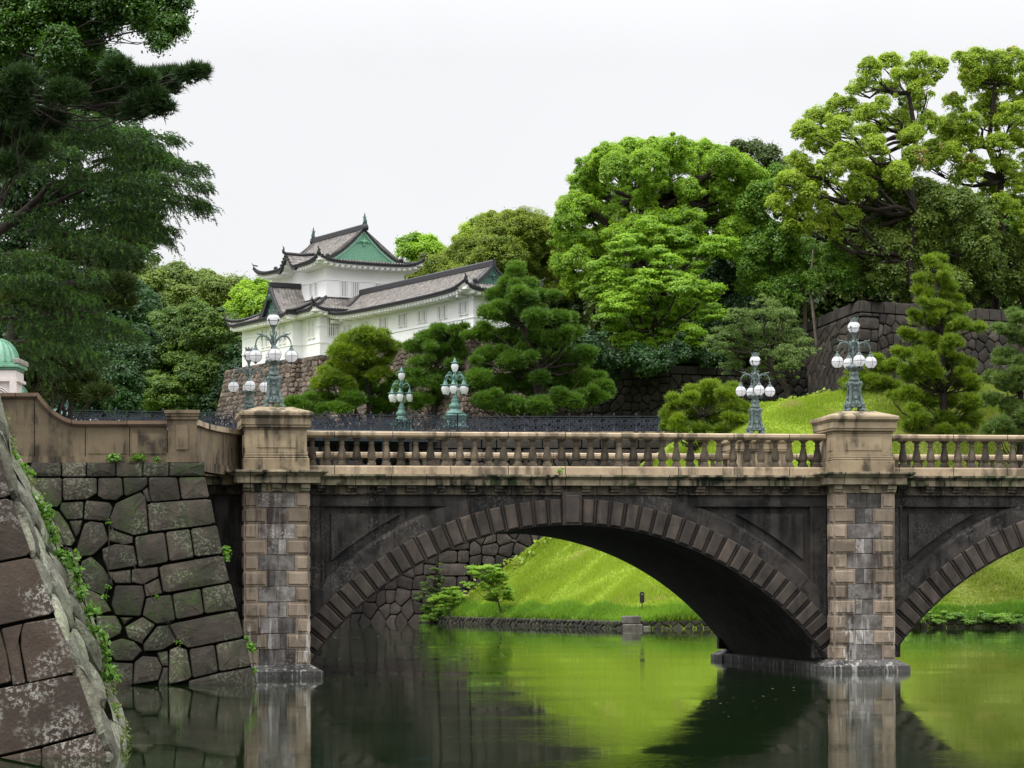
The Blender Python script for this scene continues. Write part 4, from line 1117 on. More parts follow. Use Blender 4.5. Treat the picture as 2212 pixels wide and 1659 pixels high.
def rail_post(ht):
    b = MB(); b.lathe([(.09, 0), (.09, .12), (.06, .16), (.055, .5), (.07, .6), (.05, .7), (.05, ht), (.075, ht + .02), (.04, ht + .06)], n=8)
    b.sphere((0, 0, ht + .12), .07, 8, 6); return b
proto_panel = {}
def railing(root, A, B, z, npan, ht, name_g):
    A = Vector((*A, z)); B = Vector((*B, z)); d = B - A; L = d.length; wd = L/npan; rz = math.atan2(d.y, d.x)
    inv = root.matrix_world.inverted() if False else None
    key = round(wd, 2)
    for k in range(npan + 1):
        p = A + d*(k/npan) - root.location
        if k < npan:
            if key not in proto_panel: o = rail_panel(wd - .08, ht).build('panel', M['iron'], root); proto_panel[key] = o
            else: o = proto_panel[key].copy(); C.objects.link(o); o.parent = root
            o.location = p + d.normalized()*.04; o.rotation_euler = (0, 0, rz)
        if 'post' not in proto_panel: o = rail_post(ht + .02).build('post', M['iron'], root); proto_panel['post'] = o
        else: o = proto_panel['post'].copy(); C.objects.link(o); o.parent = root
        o.location = p
ib = empty('iron_bridge', (-6, 189, ZP), 0, 'dark blue iron bridge with filigree railing behind the left half of the stone bridge', 'bridge')
gd = MB()
IA, IB = (-33.0, 182.0), (-5.4, 190.2)
dI = (Vector(IB) - Vector(IA)); LI = dI.length; dI /= LI; nI = Vector((-dI.y, dI.x))
def ibp(u, w_, z): q = Vector(IA) + dI*u + nI*w_; return (q.x + 6, q.y - 189, z - ZP + .95)
def ibox(u0, u1, w0, w1, z0, z1, mb=gd): mb.box((u0, w0, z0), (u1, w1, z1), 0, 0, tf=ibp)
ibox(-2, LI, 0, 8.7, 12.75, 12.95); 
for w_ in (0.1, 3, 6, 8.3):
    n = 14
    for k in range(n):
        a, b = k/n, (k+1)/n; f0 = lambda t: 12.6 - 2.6*(2*t - 1)**2 if False else 11.9 - 3.2*(2*t-1)**2
        u0, u1 = LI*a, LI*b
        gd.add([(u0, w_, f0(a) - .35), (u1, w_, f0(b) - .35), (u1, w_, f0(b)), (u0, w_, f0(a)), (u0, w_+.3, f0(a) - .35), (u1, w_+.3, f0(b) - .35), (u1, w_+.3, f0(b)), (u0, w_+.3, f0(a))],
               [(0,1,2,3),(7,6,5,4),(0,4,5,1),(3,2,6,7)], 0, tf=ibp)
        ibox(u0 - .08, u0 + .08, w_ + .05, w_ + .25, min(f0(a), 12.4) - .1, 12.5)
    ibox(0, LI, w_, w_ + .3, 12.35, 12.78)
gd.build('girders', M['girder'], ib)
kb_ = MB(); ibox(-2, LI, -.12, .35, 12.95, 13.12, kb_); ibox(-2, LI, 8.3, 8.8, 12.95, 13.12, kb_); kb_.build('kerb', M['granite'], ib)
railing(ib, IA, IB, 14.05, 17, 1.2, 'r')
q0 = Vector(IA) + nI*8.5; q1 = Vector(IB) + nI*8.5
railing(ib, tuple(q0), tuple(q1), 14.05, 17, 1.2, 'r')
ir = empty('iron_railing', (-5.4, 190.2, ZP), 0, 'ornate dark iron railing on the pale coping, right of the iron bridge lamps', 'railing')
f, L = wall_surface(WL[0], WL[1], 0, 13.5, 1.4, .3)
pA = f(1.7, 13.5, -.35); pB = f(L*.86, 13.5, -.35)
railing(ir, (IB[0] + .1, IB[1]), (pA.x, pA.y), 14.05, 1, 1.2, 'r')
railing(ir, (pA.x, pA.y), (pB.x, pB.y), 14.05, 12, 1.2, 'r')
# urn lamps of the iron bridge
def make_urn():
    root = empty('urn_lamp', (0, 0, 0))
    c = MB()
    c.lathe([(.95, 0), (.95, .12), (.80, .2), (.7, .5), (.75, .7), (.85, .95), (.6, 1.05)], n=4, smooth=False, sq=True)
    c.lathe([(.72, 1.05), (.78, 1.1), (.55, 1.25), (.35, 1.42), (.38, 1.5), (.46, 1.62), (.43, 1.74), (.30, 1.88), (.27, 2.0), (.30, 2.08), (.26, 2.16), (.18, 2.22), (.22, 2.3), (.17, 2.36), (.14, 2.42), (.17, 2.75), (.2, 2.8), (.16, 2.95), (.2, 3.1), (.2, 3.15), (.1, 3.2), (.12, 3.5), (.22, 3.6), (.25, 3.75), (.18, 3.9), (.1, 4.0), (.12, 4.1), (.09, 4.18)], n=16)
    for k in range(8):
        a = k*math.pi/4; c.sphere((.22*math.cos(a), .22*math.sin(a), 3.75), .07, 7, 5)
    col = c.build('column', M['bronze_lt'], root)
    urn = [(.02, 0), (.14, .01), (.16, .04), (.235, .22), (.275, .40), (.27, .50), (.22, .59), (.1, .62)]
    def hood(mb, x, y, z):
        mb.lathe([(.14, -.0), (.27, .03), (.30, .06), (.28, .09), (.15, .11), (.12, .2), (.10, .30), (.05, .32), (.05, .42), (.02, .44)], (x, y, z), 14)
        for k in range(10):
            a = k*math.pi/5; mb.sphere((x + .31*math.cos(a), y + .31*math.sin(a), z + .08), .03, 5, 4)
    for k in range(6):
        a = k*math.pi/3 + .25; x, y = math.cos(a), math.sin(a)
        m_ = MB()
        m_.tube([(x*r, y*r, z) for r, z in ((.1, 3.95), (.25, 3.85), (.45, 3.95), (.62, 3.95), (.75, 3.82), (.80, 3.62), (.80, 3.45))], [.05, .05, .055, .05, .045, .035, .03], 6)
        m_.tube([(x*(.42 + .13*math.cos(t)), y*(.42 + .13*math.cos(t)), 4.07 + .13*math.sin(t)) for t in np.linspace(0, 2*math.pi, 13)], .03, 5)
        m_.tube([(x*r, y*r, z) for r, z in ((.2, 3.7), (.4, 3.6), (.55, 3.75), (.68, 3.75))], .03, 5)
        hood(m_, x*.8, y*.8, 3.14)
        m_.build('arm', M['bronze_lt'], col)
        g_ = MB(); g_.lathe([(r, z) for r, z in urn], (x*.8, y*.8, 2.52), 16); sh_ = g_.build('shade', M['glass'], root)
        fi_ = MB(); fi_.lathe([(.02, -.06), (.06, -.03), (.12, 0), (.1, .03)], (x*.8, y*.8, 2.50), 8); fi_.build('finial', M['bronze_dark'], sh_)
    g_ = MB(); g_.lathe(urn, (0, 0, 4.2), 18); g_.build('shade', M['glass'], root)
    h_ = MB(); hood(h_, 0, 0, 4.83); h_.build('hood', M['bronze_lt'], root)
    return root
urn = make_urn()
us = [(P(983, 922, 192.2), 'green patina lamp with urn shades at the near corner of the iron bridge'),
      (P(868, 930, 200), 'lower looking green patina urn lamp on the far side of the iron bridge'),
      (P(122, 905, 177), 'green patina lamp almost buried in dark pine at the left end of the iron railing')]
for i, (p, lb_) in enumerate(us):
    o = urn if i == 0 else copy_tree(urn)
    o.location = (p.x, p.y, 14.42); tag(o, lb_, 'lamp', 'urn lamps of the iron bridge')
    o.rotation_euler = (0, 0, .15)
# ================================================================== HIGH WALLS
hc = (25.5, 196.2)
far_wall('high_corner_wall', 'tall dark stone wall turning a corner on the hill behind the right hand lamp', 'stone wall',
    [((hc[0] - .134*45, hc[1] + .99*45), hc, 12.9, 11.75, 1.9, .3, (1.7, .66, .16, 0)), (hc, (hc[0] + .857*30, hc[1] + .515*30), 12.9, 11.75, 1.9, .3, (1.0, .85, .4, 2.1))], M['farwall'], 1.0, .85, 8, .95, depth=2)
M['shadewall'] = stone('shade_dark_stone', (.024, .020, .017), (.014, .012, .010), (.01, .01, .009), grain=3, blot=.5, streak=.6, bump=.8, bdist=.05, tintamt=.45)  # stone colour darkened for the shade of the overhanging tree
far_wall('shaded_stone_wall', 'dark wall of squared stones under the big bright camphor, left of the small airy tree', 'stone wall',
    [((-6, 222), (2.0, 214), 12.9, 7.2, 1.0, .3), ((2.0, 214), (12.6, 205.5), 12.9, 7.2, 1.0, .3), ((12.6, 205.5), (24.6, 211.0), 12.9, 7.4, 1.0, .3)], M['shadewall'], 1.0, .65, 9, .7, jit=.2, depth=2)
up = MB()
up.add([(x, y, 20.6) for x, y in [(24.2, 214), (24, 320), (-30, 320), (-6, 223.5), (2.6, 215.5), (12.7, 207.2), (24.4, 212.6)]], [tuple(range(7))[::-1]])
o = up.build('middle_terrace', M['ground']); o['kind'] = 'structure'
up = MB()
up.add([(x, y, 24.4) for x, y in [(27.2, 199.5), (52, 214.5), (110, 220), (110, 330), (20, 330), (22.0, 240)]], [tuple(range(6))])
o = up.build('upper_terrace', M['ground']); o['kind'] = 'structure'
# ================================================================== CASTLE
CA = Vector((math.cos(R(30)), math.sin(R(30)), 0)); CB = Vector((-math.sin(R(30)), math.cos(R(30)), 0))
L0 = Vector((-16.3, 219.6, 0))
keep = empty('castle_keep', (L0.x, L0.y, 22.4), R(30), 'white two storey castle tower with grey tiled hip and gable roof and green copper gable', 'castle tower')
KZ = 22.4
def kt(a, b, z): return (a, b, z - KZ)       # local frame of the keep is (a, b)
def tiles(name, fn, s0, s1, tfun, along, parent, mat, sp=.27, nt_=12, hr=.075, tf=kt):
    """roof surface made of running ribs. fn(s, t) -> point; ribs at constant s, t from tfun(s)[0] to [1]"""
    mb = MB(tf); n = max(2, int(abs(s1 - s0)/sp)); st = (s1 - s0)/n
    offs = [(0, 0), (.45, 0), (.58, hr), (.80, hr), (.93, 0)]
    cols = []
    for i in range(n):
        for o_, h in offs: cols.append((s0 + st*(i + o_), h))
    cols.append((s1, 0))
    vs = []; fs = []
    for s_, h in cols:
        ta, tb = tfun(s_)
        for j in range(nt_ + 1):
            t = ta + (tb - ta)*j/nt_; p = fn(s_, t); vs.append((p[0], p[1], p[2] + h))
    m_ = nt_ + 1
    for i in range(len(cols) - 1):
        for j in range(nt_): a = i*m_ + j; fs.append((a, a+1, a+m_+1, a+m_))
    mb.add(vs, fs, 0); return mb
def prof(zr, rise, D, nexp=1.85): return lambda d: zr - rise*(1 - (1 - min(1, max(0, d/D)))**nexp)
def irimoya(parent, ca, cb0, cb1, D, G, zr, rise, up=.35, G1=None, gables=(True, True), bump=None, tf=kt, tag_='roof', thick=.16, eo=1.3, gm_=('copper_lt', 'copper')):
    """ridge along b from cb0+G to cb1-G; eaves at ca±D and cb0, cb1"""
    z = prof(zr, rise, D); cbm = (cb0 + cb1)/2; hb = (cb1 - cb0)/2
    G0 = G; G1 = G if G1 is None else G1
    GG = lambda s: G0 if s < 0 else G1
    def zz(a, b, e=None):
        da = D - abs(a - ca); db = hb - abs(b - cbm); G = GG(b - cbm)
        e_ = min(da, db) if (db < G) else da
        v = z(D - e_)
        ea, eb = abs(a - ca)/D, abs(b - cbm)/hb
        v += up*(max(0, min(1, ea))**8)*(max(0, min(1, eb))**8)*1.6 + .12*(ea**6)*(eb**2) + .12*(eb**10)*(ea**2)*(1 if db < G else 0)
        if bump and (a - ca) < 0:
            w_ = abs(b - bump[0])/bump[1]
            if w_ < 1: v = max(v, bump[2] - bump[3]*(1 - math.cos(math.pi*w_))/2)
        return v
    root_m = MB(tf)
    for s in (-1, 1):
        def fn(b, t): a = ca + s*D*t; return (a, b, zz(a, b))
        def tf_(b):
            db = hb - abs(b - cbm); G = GG(b - cbm)
            return (0.0, 1.0) if db >= G - 1e-6 else (1 - db/D, 1.0)
        mb = tiles('t', fn, cb0, cb1, tf_, 'a', parent, M['tile'], nt_=14, tf=tf); root_m.v += []
        n0 = len(root_m.v); root_m.v += mb.v; root_m.f += [tuple(i + n0 for i in f) for f in mb.f]; root_m.t += mb.t; root_m.sm += mb.sm
        # skirt ends
        G = GG(s)
        def fn2(a, t): b = cbm + s*(hb - G*(1 - t)); return (a, b, z(D - G*(1 - t)) + (zz(a, b) - z(D - min(D - abs(a - ca), G*(1-t)))) if False else zz(a, b + s*1e-4))
        def tf2(a):
            da = D - abs(a - ca); return (0.0, 1.0) if da >= G else (1 - da/G, 1.0)
        mb = tiles('t', fn2, ca - D, ca + D, tf2, 'b', parent, M['tile'], nt_=8, tf=tf)
        n0 = len(root_m.v); root_m.v += mb.v; root_m.f += [tuple(i + n0 for i in f) for f in mb.f]; root_m.t += mb.t; root_m.sm += mb.sm
    roof = root_m.build(tag_, M['tile'], parent)
    # eave edge, white boarding and rafters
    ed = MB(tf); wh = MB(tf)
    def strip(fp, n, mb_, z0, z1, inn0, inn1, nrm):
        vs = []; fs = []
        for i in range(n + 1):
            p = fp(i/n)
            vs += [(p[0] - nrm[0]*inn0, p[1] - nrm[1]*inn0, p[2] + z0), (p[0] - nrm[0]*inn1, p[1] - nrm[1]*inn1, p[2] + z1)]
        for i in range(n): fs.append((2*i, 2*i+2, 2*i+3, 2*i+1))
        mb_.add(vs, fs, 0)
    for s in (-1, 1):
        ea = lambda t: (ca + s*D, cb0 + (cb1 - cb0)*t, zz(ca + s*D, cb0 + (cb1 - cb0)*t))
        eb = lambda t: (ca - D + 2*D*t, cbm + s*hb, zz(ca - D + 2*D*t, cbm + s*hb))
        for fp, nr, ln in ((ea, (s, 0), 2*hb), (eb, (0, s), 2*D))[:2 if gables[0 if s < 0 else 1] else 1]:
            n = int(ln/.27)*2
            strip(fp, 60, ed, .03, -.16, 0, .0, nr); strip(fp, 60, ed, -.16, -.20, 0, .25, nr)
            strip(fp, 60, wh, -.16, -.30, .22, .22, nr); strip(fp, 60, wh, -.30, -.42, .22, .85, nr); strip(fp, 60, wh, -.42, -.50, .85, eo + .1, nr)
            k = int(ln/.52)
            for i in range(k):       # scalloped rafter ends
                t = (i + .5)/k; p = fp(t)
                x, y = p[0] - nr[0]*.5, p[1] - nr[1]*.5
                hx_, hy_ = (.3, .16) if nr[0] else (.16, .3)
                wh.box((x - hx_, y - hy_, p[2] - .50), (x + hx_, y + hy_, p[2] - .27), 0, .05)
            for i in range(n//2):    # round tile ends
                t = (i + .5)/(n//2); p = fp(t); x, y = p[0] + nr[0]*.03, p[1] + nr[1]*.03
                ed.box((x - .07, y - .07, p[2] - .08), (x + .07, y + .07, p[2] + .10), 0, .03)
    ed.build('eave_tiles', M['tile_edge'], roof); wh.build('eave_plaster', M['plaster_trim'], parent)
    # ridges
    rd = MB(tf)
    def rbar(p, q, w_, h, seg=1, fz=None):
        p = Vector(p); q = Vector(q); vs = []; fs = []
        d = (q - p); d.z = 0; d.normalize(); nn = Vector((-d.y, d.x, 0))*w_
        for i in range(seg + 1):
            c_ = p.lerp(q, i/seg)
            if fz: c_.z = fz(c_.x, c_.y)
            for dx, dz in ((-1, -.05), (-1, h*.8), (-.5, h), (.5, h), (1, h*.8), (1, -.05)): vs.append(tuple(c_ + nn*dx + Vector((0, 0, dz))))
        for i in range(seg):
            for j in range(6): fs.append((i*6 + j, i*6 + (j+1) % 6, (i+1)*6 + (j+1) % 6, (i+1)*6 + j))
        fs.append((0, 1, 2, 3, 4, 5)); fs.append(tuple(range(seg*6, seg*6 + 6))[::-1]); rd.add(vs, fs, 0)
    rbar((ca, cb0 + G0 - .1, zr), (ca, cb1 - G1 + .1, zr), .17, .42)
    for s in (-1, 1):
        for e_, on in ((-1, gables[0]), (1, gables[1])):
            G = GG(e_); bend = cbm + e_*(hb - G)
            if not on: continue
            # gable verge ridges (down the slope) and hip ridges
            for off in (.12, .75):
                rbar((ca, bend - e_*off, zr), (ca + s*(D - G)*1.0, bend - e_*off, 0), .11, .17 if off < .5 else .13, 10, lambda x, y: zz(x, y))
            rbar((ca + s*(D - G), bend, 0), (ca + s*D*.995, cbm + e_*hb*.998, 0), .12, .22, 8, lambda x, y: zz(x, y))
            rd.sphere((ca + s*(D - G), bend + e_*.1, zz(ca + s*(D-G), bend) + .28), .2, 8, 6)
            tip = (ca + s*D, cbm + e_*hb, zz(ca + s*D*.999, cbm + e_*hb*.999))
            rd.tube([(tip[0] - s*.3, tip[1] - e_*.3, tip[2] + .2), (tip[0], tip[1], tip[2] + .28), (tip[0] + s*.1, tip[1] + e_*.1, tip[2] + .5)], [.07, .06, .02], 5)
            # dark tile ends up the verge
            for i in range(22):
                k = (i + .5)/22; a = ca + s*(D - G)*k; rd.box((a - .06, bend + e_*.0 - .1, zz(a, bend - e_*.01) - .14), (a + .06, bend + e_*.0 + .1, zz(a, bend - e_*.01) + .06), 0, .02)
    rd.build('ridge_tiles', M['tile_edge'], roof)
    for e_, on in ((-1, gables[0]), (1, gables[1])):
        if not on: continue
        G = GG(e_); bend = cbm + e_*(hb - G); bf = bend - e_*.12
        gm = MB(tf); n = 12
        def tri(mb_, inset_, b_, zb_):
            w_ = (D - G) - inset_; pts = [(ca + w_*(-1 + 2*i/(2*n)), 0) for i in range(2*n + 1)]
            top = [(a, z(abs(a - ca)) - inset_*.62) for a, _ in pts]
            vs = [(a, b_, max(zz_, zb_)) for a, zz_ in top] + [(a, b_, zb_) for a, _ in pts]; fs = []
            for i in range(2*n):
                f = (i, i+1, i+2*n+2, i+2*n+1); fs.append(f if e_ > 0 else f[::-1])
            mb_.add(vs, fs, 0)
        zb_ = z(D - G) - .25
        tri(gm, .15, bf, zb_); g_ = gm.build('gable', M[gm_[0]], parent)
        g2 = MB(tf); tri(g2, .62, bf + e_*.03, zb_ + .30); g2.build('gable_panel', M[gm_[1]], g_)
        g3 = MB(tf)
        w_ = (D - G) - .25
        for s in (-1, 1):   # barge boards
            vs = []; fs = []
            for i in range(n + 1):
                a = ca + s*w_*i/n; zt = z(abs(a - ca)) - .12
                vs += [(a, bf + e_*.10, zt), (a, bf + e_*.10, zt - .26), (a, bf, zt - .26)]
            for i in range(n):
                for j in (0, 1): fs.append((3*i + j, 3*i + j + 1, 3*i + j + 4, 3*i + j + 3))
            g3.add(vs, fs, 0)
        g3.build('barge_board', M[gm_[0]], g_)
        g4 = MB(tf); zc_ = zr - .95*rise/3.4 - .25
        sc_ = rise/3.4
        for dx, dz, r_ in ((0, 0, .2), (-.25, .06, .13), (.25, .06, .13), (-.48, -.02, .1), (.48, -.02, .1), (0, -.28, .13), (0, .2, .1), (-.68, -.1, .07), (.68, -.1, .07)):
            g4.sphere((ca + dx*sc_, bf + e_*.08, zc_ + dz*sc_), r_*sc_, 8, 6, 0, 1.1)
        g4.build('gable_ornament', M[gm_[1]], g_)
    return roof, zz
def block(parent, a0, a1, b0, b1, z0, z1, name='walls', courses=(), tf=kt):
    mb = MB(tf); mb.box((a0, b0, z0), (a1, b1, z1), 0)
    for c in courses: mb.box((a0 - .06, b0 - .06, c - .05), (a1 + .06, b1 + .06, c + .02), 0)
    return mb.build(name, M['plaster'], parent)
def window(parent, face, s, z0, z1, wd, plane, bars=3, tf=kt, bw=.045):
    """face 'a-' : on plane a=const looking -a ; 'b-': plane b=const looking -b"""
    def Bx(mb, s0, s1, d0, d1, za, zb_):
        if face == 'b-': mb.box((s0, plane - d1, za), (s1, plane - d0, zb_), 0)
        else: mb.box((plane - d1, s0, za), (plane - d0, s1, zb_), 0)
    w_ = MB(tf)
    e = .07
    Bx(w_, s - wd/2 - e, s - wd/2, 0, .09, z0 - e, z1 + e); Bx(w_, s + wd/2, s + wd/2 + e, 0, .09, z0 - e, z1 + e)
    Bx(w_, s - wd/2, s + wd/2, 0, .09, z1, z1 + e); Bx(w_, s - wd/2, s + wd/2, 0, .12, z0 - e, z0)
    for i in range(bars):
        x = s - wd/2 + wd*(i + .5)/bars; Bx(w_, x - bw, x + bw, .02, .07, z0, z1)
    o = w_.build('window', M['plaster_trim'], parent)
    p = MB(tf); Bx(p, s - wd/2, s + wd/2, .004, .012, z0, z1); p.build('window_opening', M['slit'], o)
UA, UBk = 7.58, 10.4
# upper storey
block(keep, 1.2, 1.2 + UA, 1.2, 1.2 + UBk, 26.6, 30.75, 'upper_walls', (29.05,))
r_up, zup = irimoya(keep, 1.2 + UA/2, -.15, 1.2 + UBk + 1.7, UA/2 + 1.35, 1.55, 33.65, 3.15, up=.30, bump=(6.4, 1.7, 31.55, 1.15))
for s0 in (1.85, 2.85): window(keep, 'a-', 1.2 + s0, 27.75, 28.95, .55, 1.2, 2)
for s0 in (2.05, 3.15, 5.35, 6.4): window(keep, 'b-', 1.2 + s0 - .35, 27.65, 28.95, .66, 1.2, 4)
# curved dormer over the left eave: its ridge, dark barge and white tympanum
kr = MB(kt)
kr.tube([(-.25, 6.4, 31.75), (1.2, 6.4, 31.72), (2.6, 6.4, 31.85)], [.17, .16, .15], 8)
kr.tube([(-.3, 6.4, 31.75), (-.4, 6.4, 32.0), (-.32, 6.4, 32.25), (-.45, 6.4, 32.4)], [.16, .12, .06, .03], 6)
vs = []; fs = []
for i in range(21):
    b = 6.4 - 1.9 + 3.8*i/20; w_ = min(1, abs(b - 6.4)/1.7); zc_ = max(31.55 - 1.15*(1 - math.cos(math.pi*w_))/2, 30.52)
    vs += [(-.17, b, zc_ + .03), (-.17, b, zc_ - .34), (.1, b, zc_ - .34)]
for i in range(20):
    for j in (0, 1): fs.append((3*i + j, 3*i + j + 1, 3*i + j + 4, 3*i + j + 3))
kr.add(vs, fs, 0); kr.build('curved_gable_trim', M['tile_edge'], keep)
# ridge fish
for bb, e_ in ((1.3, -1), (1.2 + UBk - .1, 1)):
    f_ = MB(kt); a = 1.2 + UA/2
    f_.tube([(a, bb, 34.0), (a, bb + e_*.12, 34.3), (a, bb - e_*.02, 34.6), (a, bb + e_*.03, 34.85), (a, bb + e_*.02, 35.05)], [.22, .17, .11, .06, .015], 7)
    f_.tube([(a, bb, 34.5), (a + .22, bb, 34.7)], [.06, .01], 4); f_.tube([(a, bb, 34.5), (a - .22, bb, 34.7)], [.06, .01], 4); f_.tube([(a, bb, 34.35), (a, bb + e_*.3, 34.45)], [.07, .01], 4)
    f_.build('ridge_ornament', M['copper_dk'], keep)
    k_ = MB(kt); k_.lathe([(.25, 0), (.28, .25), (.2, .5), (.1, .6)], (a, bb + e_*.15, 33.5), 8); k_.build('ridge_end_tile', M['tile_edge'], keep)
# lower storey
LBk = 14.0
block(keep, 0, 9.5, 0, LBk, 22.4, 26.45, 'lower_walls', (24.9, 23.5))
block(keep, -.95, .0, 3.4, LBk - .02, 22.38, 26.4, 'bay_walls', (24.92, 23.52))
for s0 in (1.15, 1.95): window(keep, 'a-', s0, 24.0, 25.6, .5, 0, 2)
for s0 in (5.0, 5.9, 8.6, 9.5): window(keep, 'a-', s0, 23.8, 25.4, .5, -.95, 2)
window(keep, 'b-', 1.1, 24.1, 25.6, .75, 0, 4)
tw = MB(kt); tw.box((.9, -.3, 22.6), (1.9, 0, 23.6)); tw.build('side_gate', M['plaster'], keep)
# pent roof around the lower storey
zt, ze = 27.45, 26.25
def pent(D, o): # distance from upper wall
    return lambda e: ze + (zt - ze)*((e/D)**1.35)
pm = MB(kt)
def addm(mb): n0 = len(pm.v); pm.v.extend(mb.v); pm.f.extend([tuple(i + n0 for i in f) for f in mb.f]); pm.t.extend(mb.t); pm.sm.extend(mb.sm)
G2 = 2.3; o_ = -1.1; pz = pent(G2, 0)
def upt(x, far=6.0): return .45*max(0, 1 - x/1.8)**3
addm(tiles('t', lambda a, t: (a, o_ + G2*t, pz(G2*t) + upt(a - o_)*(1 - t)), o_, 9.0, lambda a: (0, min(1, (a - o_)/G2)), '', None, M['tile'], nt_=6, hr=.075))
addm(tiles('t', lambda b, t: (o_ + G2*t, b, pz(G2*t) + upt(b - o_)*(1 - t)), o_, 3.0, lambda b: (0, min(1, (b - o_)/G2)), '', None, M['tile'], nt_=6))
ob = -2.05; G3 = 3.25
def pz3(e): return ze - .22 + (zt - ze + .22)*((e/G3)**1.3)
bE = LBk + 1.1
addm(tiles('t', lambda b, t: (ob + G3*t, b, pz3(G3*t) + .55*max(0, 1 - (bE - b)/1.8)**3*(1 - t) + .2*max(0, 1 - (b - 2.3)/1.2)**3*(1-t)), 2.3, bE, lambda b: (0, min(1, (bE - b)/G3)), '', None, M['tile'], nt_=8))
proof = pm.build('lower_roof', M['tile'], keep)
ed = MB(kt); wh = MB(kt)
def eave_line(fp, nr, n=50, inn=1.0):
    for (mb_, z0, z1, i0, i1) in ((ed, .05, -.16, 0, 0), (ed, -.16, -.2, 0, .25), (wh, -.16, -.30, .2, .2), (wh, -.30, -.5, .2, inn)):
        vs = []; fs = []
        for i in range(n + 1):
            p = fp(i/n); vs += [(p[0] + nr[0]*i0, p[1] + nr[1]*i0, p[2] + z0), (p[0] + nr[0]*i1, p[1] + nr[1]*i1, p[2] + z1)]
        for i in range(n): fs.append((2*i, 2*i+2, 2*i+3, 2*i+1))
        mb_.add(vs, fs, 0)
    a, b = Vector(fp(0)), Vector(fp(1)); ln = (b - a).length
    for i in range(int(ln/.27)):
        p = fp((i + .5)*.27/ln); ed.box((p[0] - .07, p[1] - .07, p[2] - .08), (p[0] + .07, p[1] + .07, p[2] + .11), 0, .03)
    for i in range(int(ln/.52)):
        p = fp((i + .5)*.52/ln); x, y = p[0] + nr[0]*.5, p[1] + nr[1]*.5
        hx_, hy_ = (.3, .16) if nr[0] else (.16, .3); wh.box((x - hx_, y - hy_, p[2] - .52), (x + hx_, y + hy_, p[2] - .28), 0, .05)
eave_line(lambda t: (o_ + t*5.0, o_, ze + upt(t*5.0)), (0, 1))
eave_line(lambda t: (o_, o_ + t*4.1, ze + upt(t*4.1)), (1, 0))
eave_line(lambda t: (ob, 2.3 + t*(bE - 2.3), ze - .22 + .55*max(0, 1 - (1-t)*(bE-2.3)/1.8)**3 + .2*max(0, 1 - t*(bE-2.3)/1.2)**3), (1, 0))
eave_line(lambda t: (ob + t*2.0, 2.3, ze - .22 + .5*t*.3 + .2*(1-t)), (0, 1))
def hip(mb_, p, q, fz, r_=.13, n=8):
    pts = []
    for i in range(n + 1):
        c_ = Vector(p).lerp(Vector(q), i/n); c_.z = fz(i/n) + .12; pts.append(tuple(c_))
    mb_.tube(pts, r_, 6)
hip(ed, (o_, o_, 0), (o_ + G2, o_ + G2, 0), lambda t: pz(G2*t) + .45*(1-t)**4)
hip(ed, (ob, bE, 0), (ob + G3, bE - G3, 0), lambda t: pz3(G3*t) + .55*(1-t)**4)
hip(ed, (ob, 2.3, 0), (ob + G3, 2.3, 0), lambda t: pz3(G3*t) + .2*(1-t)**3)
for p in ((o_, o_, ze + .5), (ob, bE, ze + .35)):
    ed.tube([(p[0], p[1], p[2]), (p[0] - .15, p[1], p[2] + .3), (p[0] - .1, p[1], p[2] + .55)], [.1, .07, .02], 5)
ed.box((1.05, 1.1, 27.3), (9.0, 1.25, 27.55)); ed.box((1.05, 1.2, 27.3), (1.2, 11.6, 27.55))
ed.build('eave_tiles', M['tile_edge'], proof); wh.build('eave_plaster', M['plaster_trim'], keep)
# triangular dormer gable over the bay
cgb, hwg, zg, ag = 6.2, 2.75, 28.75, -1.75
gz = prof(zg, 2.75, hwg, 1.6)
gm = MB(kt)
for s in (-1, 1):
    mb = tiles('t', lambda a, t: (a, cgb + s*hwg*t, gz(hwg*t)), ag, 1.2, lambda a: (0, 1), '', None, M['tile'], nt_=8, sp=.3)
    n0 = len(gm.v); gm.v += mb.v; gm.f += [tuple(i + n0 for i in f) for f in mb.f]; gm.t += mb.t; gm.sm += mb.sm
gr_ = gm.build('dormer_roof', M['tile'], keep)
gd_ = MB(kt); gd_.box((ag - .1, cgb - .16, zg - .02), (1.2, cgb + .16, zg + .42), 0, .04)
for s in (-1, 1):
    gd_.tube([(ag + .02, cgb + s*hwg*t, gz(hwg*t) + .06) for t in np.linspace(0, 1.02, 10)], .13, 6)
    vs = []; fs = []
    for i in range(11):
        b = cgb + s*hwg*i/10; zt_ = gz(hwg*i/10); vs += [(ag - .08, b, zt_ + .02), (ag - .08, b, zt_ - .4), (ag + .1, b, zt_ - .4)]
    for i in range(10):
        for j in (0, 1): fs.append((3*i+j, 3*i+j+1, 3*i+j+4, 3*i+j+3))
    gd_.add(vs, fs, 0)
gd_.build('verge_tiles', M['tile_edge'], gr_)
gp = MB(kt); vs = []; fs = []
for i in range(21):
    b = cgb - hwg + .3 + (2*hwg - .6)*i/20; vs += [(ag + .25, b, gz(abs(b - cgb)) - .25), (ag + .25, b, 26.0)]
for i in range(20): fs.append((2*i, 2*i+2, 2*i+3, 2*i+1))
gp.add(vs, fs, 0); gp.sphere((ag + .1, cgb, 27.9), .3, 8, 6); gp.sphere((ag + .1, cgb - .3, 27.75), .2, 8, 6); gp.sphere((ag + .1, cgb + .3, 27.75), .2, 8, 6)
gp.build('dormer_gable', M['copper_dk'], keep)
# ------------------------------------------------------------------ long gallery
gal = empty('castle_gallery', (L0.x, L0.y, 22.4), R(30), 'long white gallery with a grey tiled roof running from the castle tower towards the pines', 'castle gallery')
ga0, gW = 1.81, 4.3; gb0, gb1 = -22.9, 1.5
NC = Vector((-2.91, 200, 0))
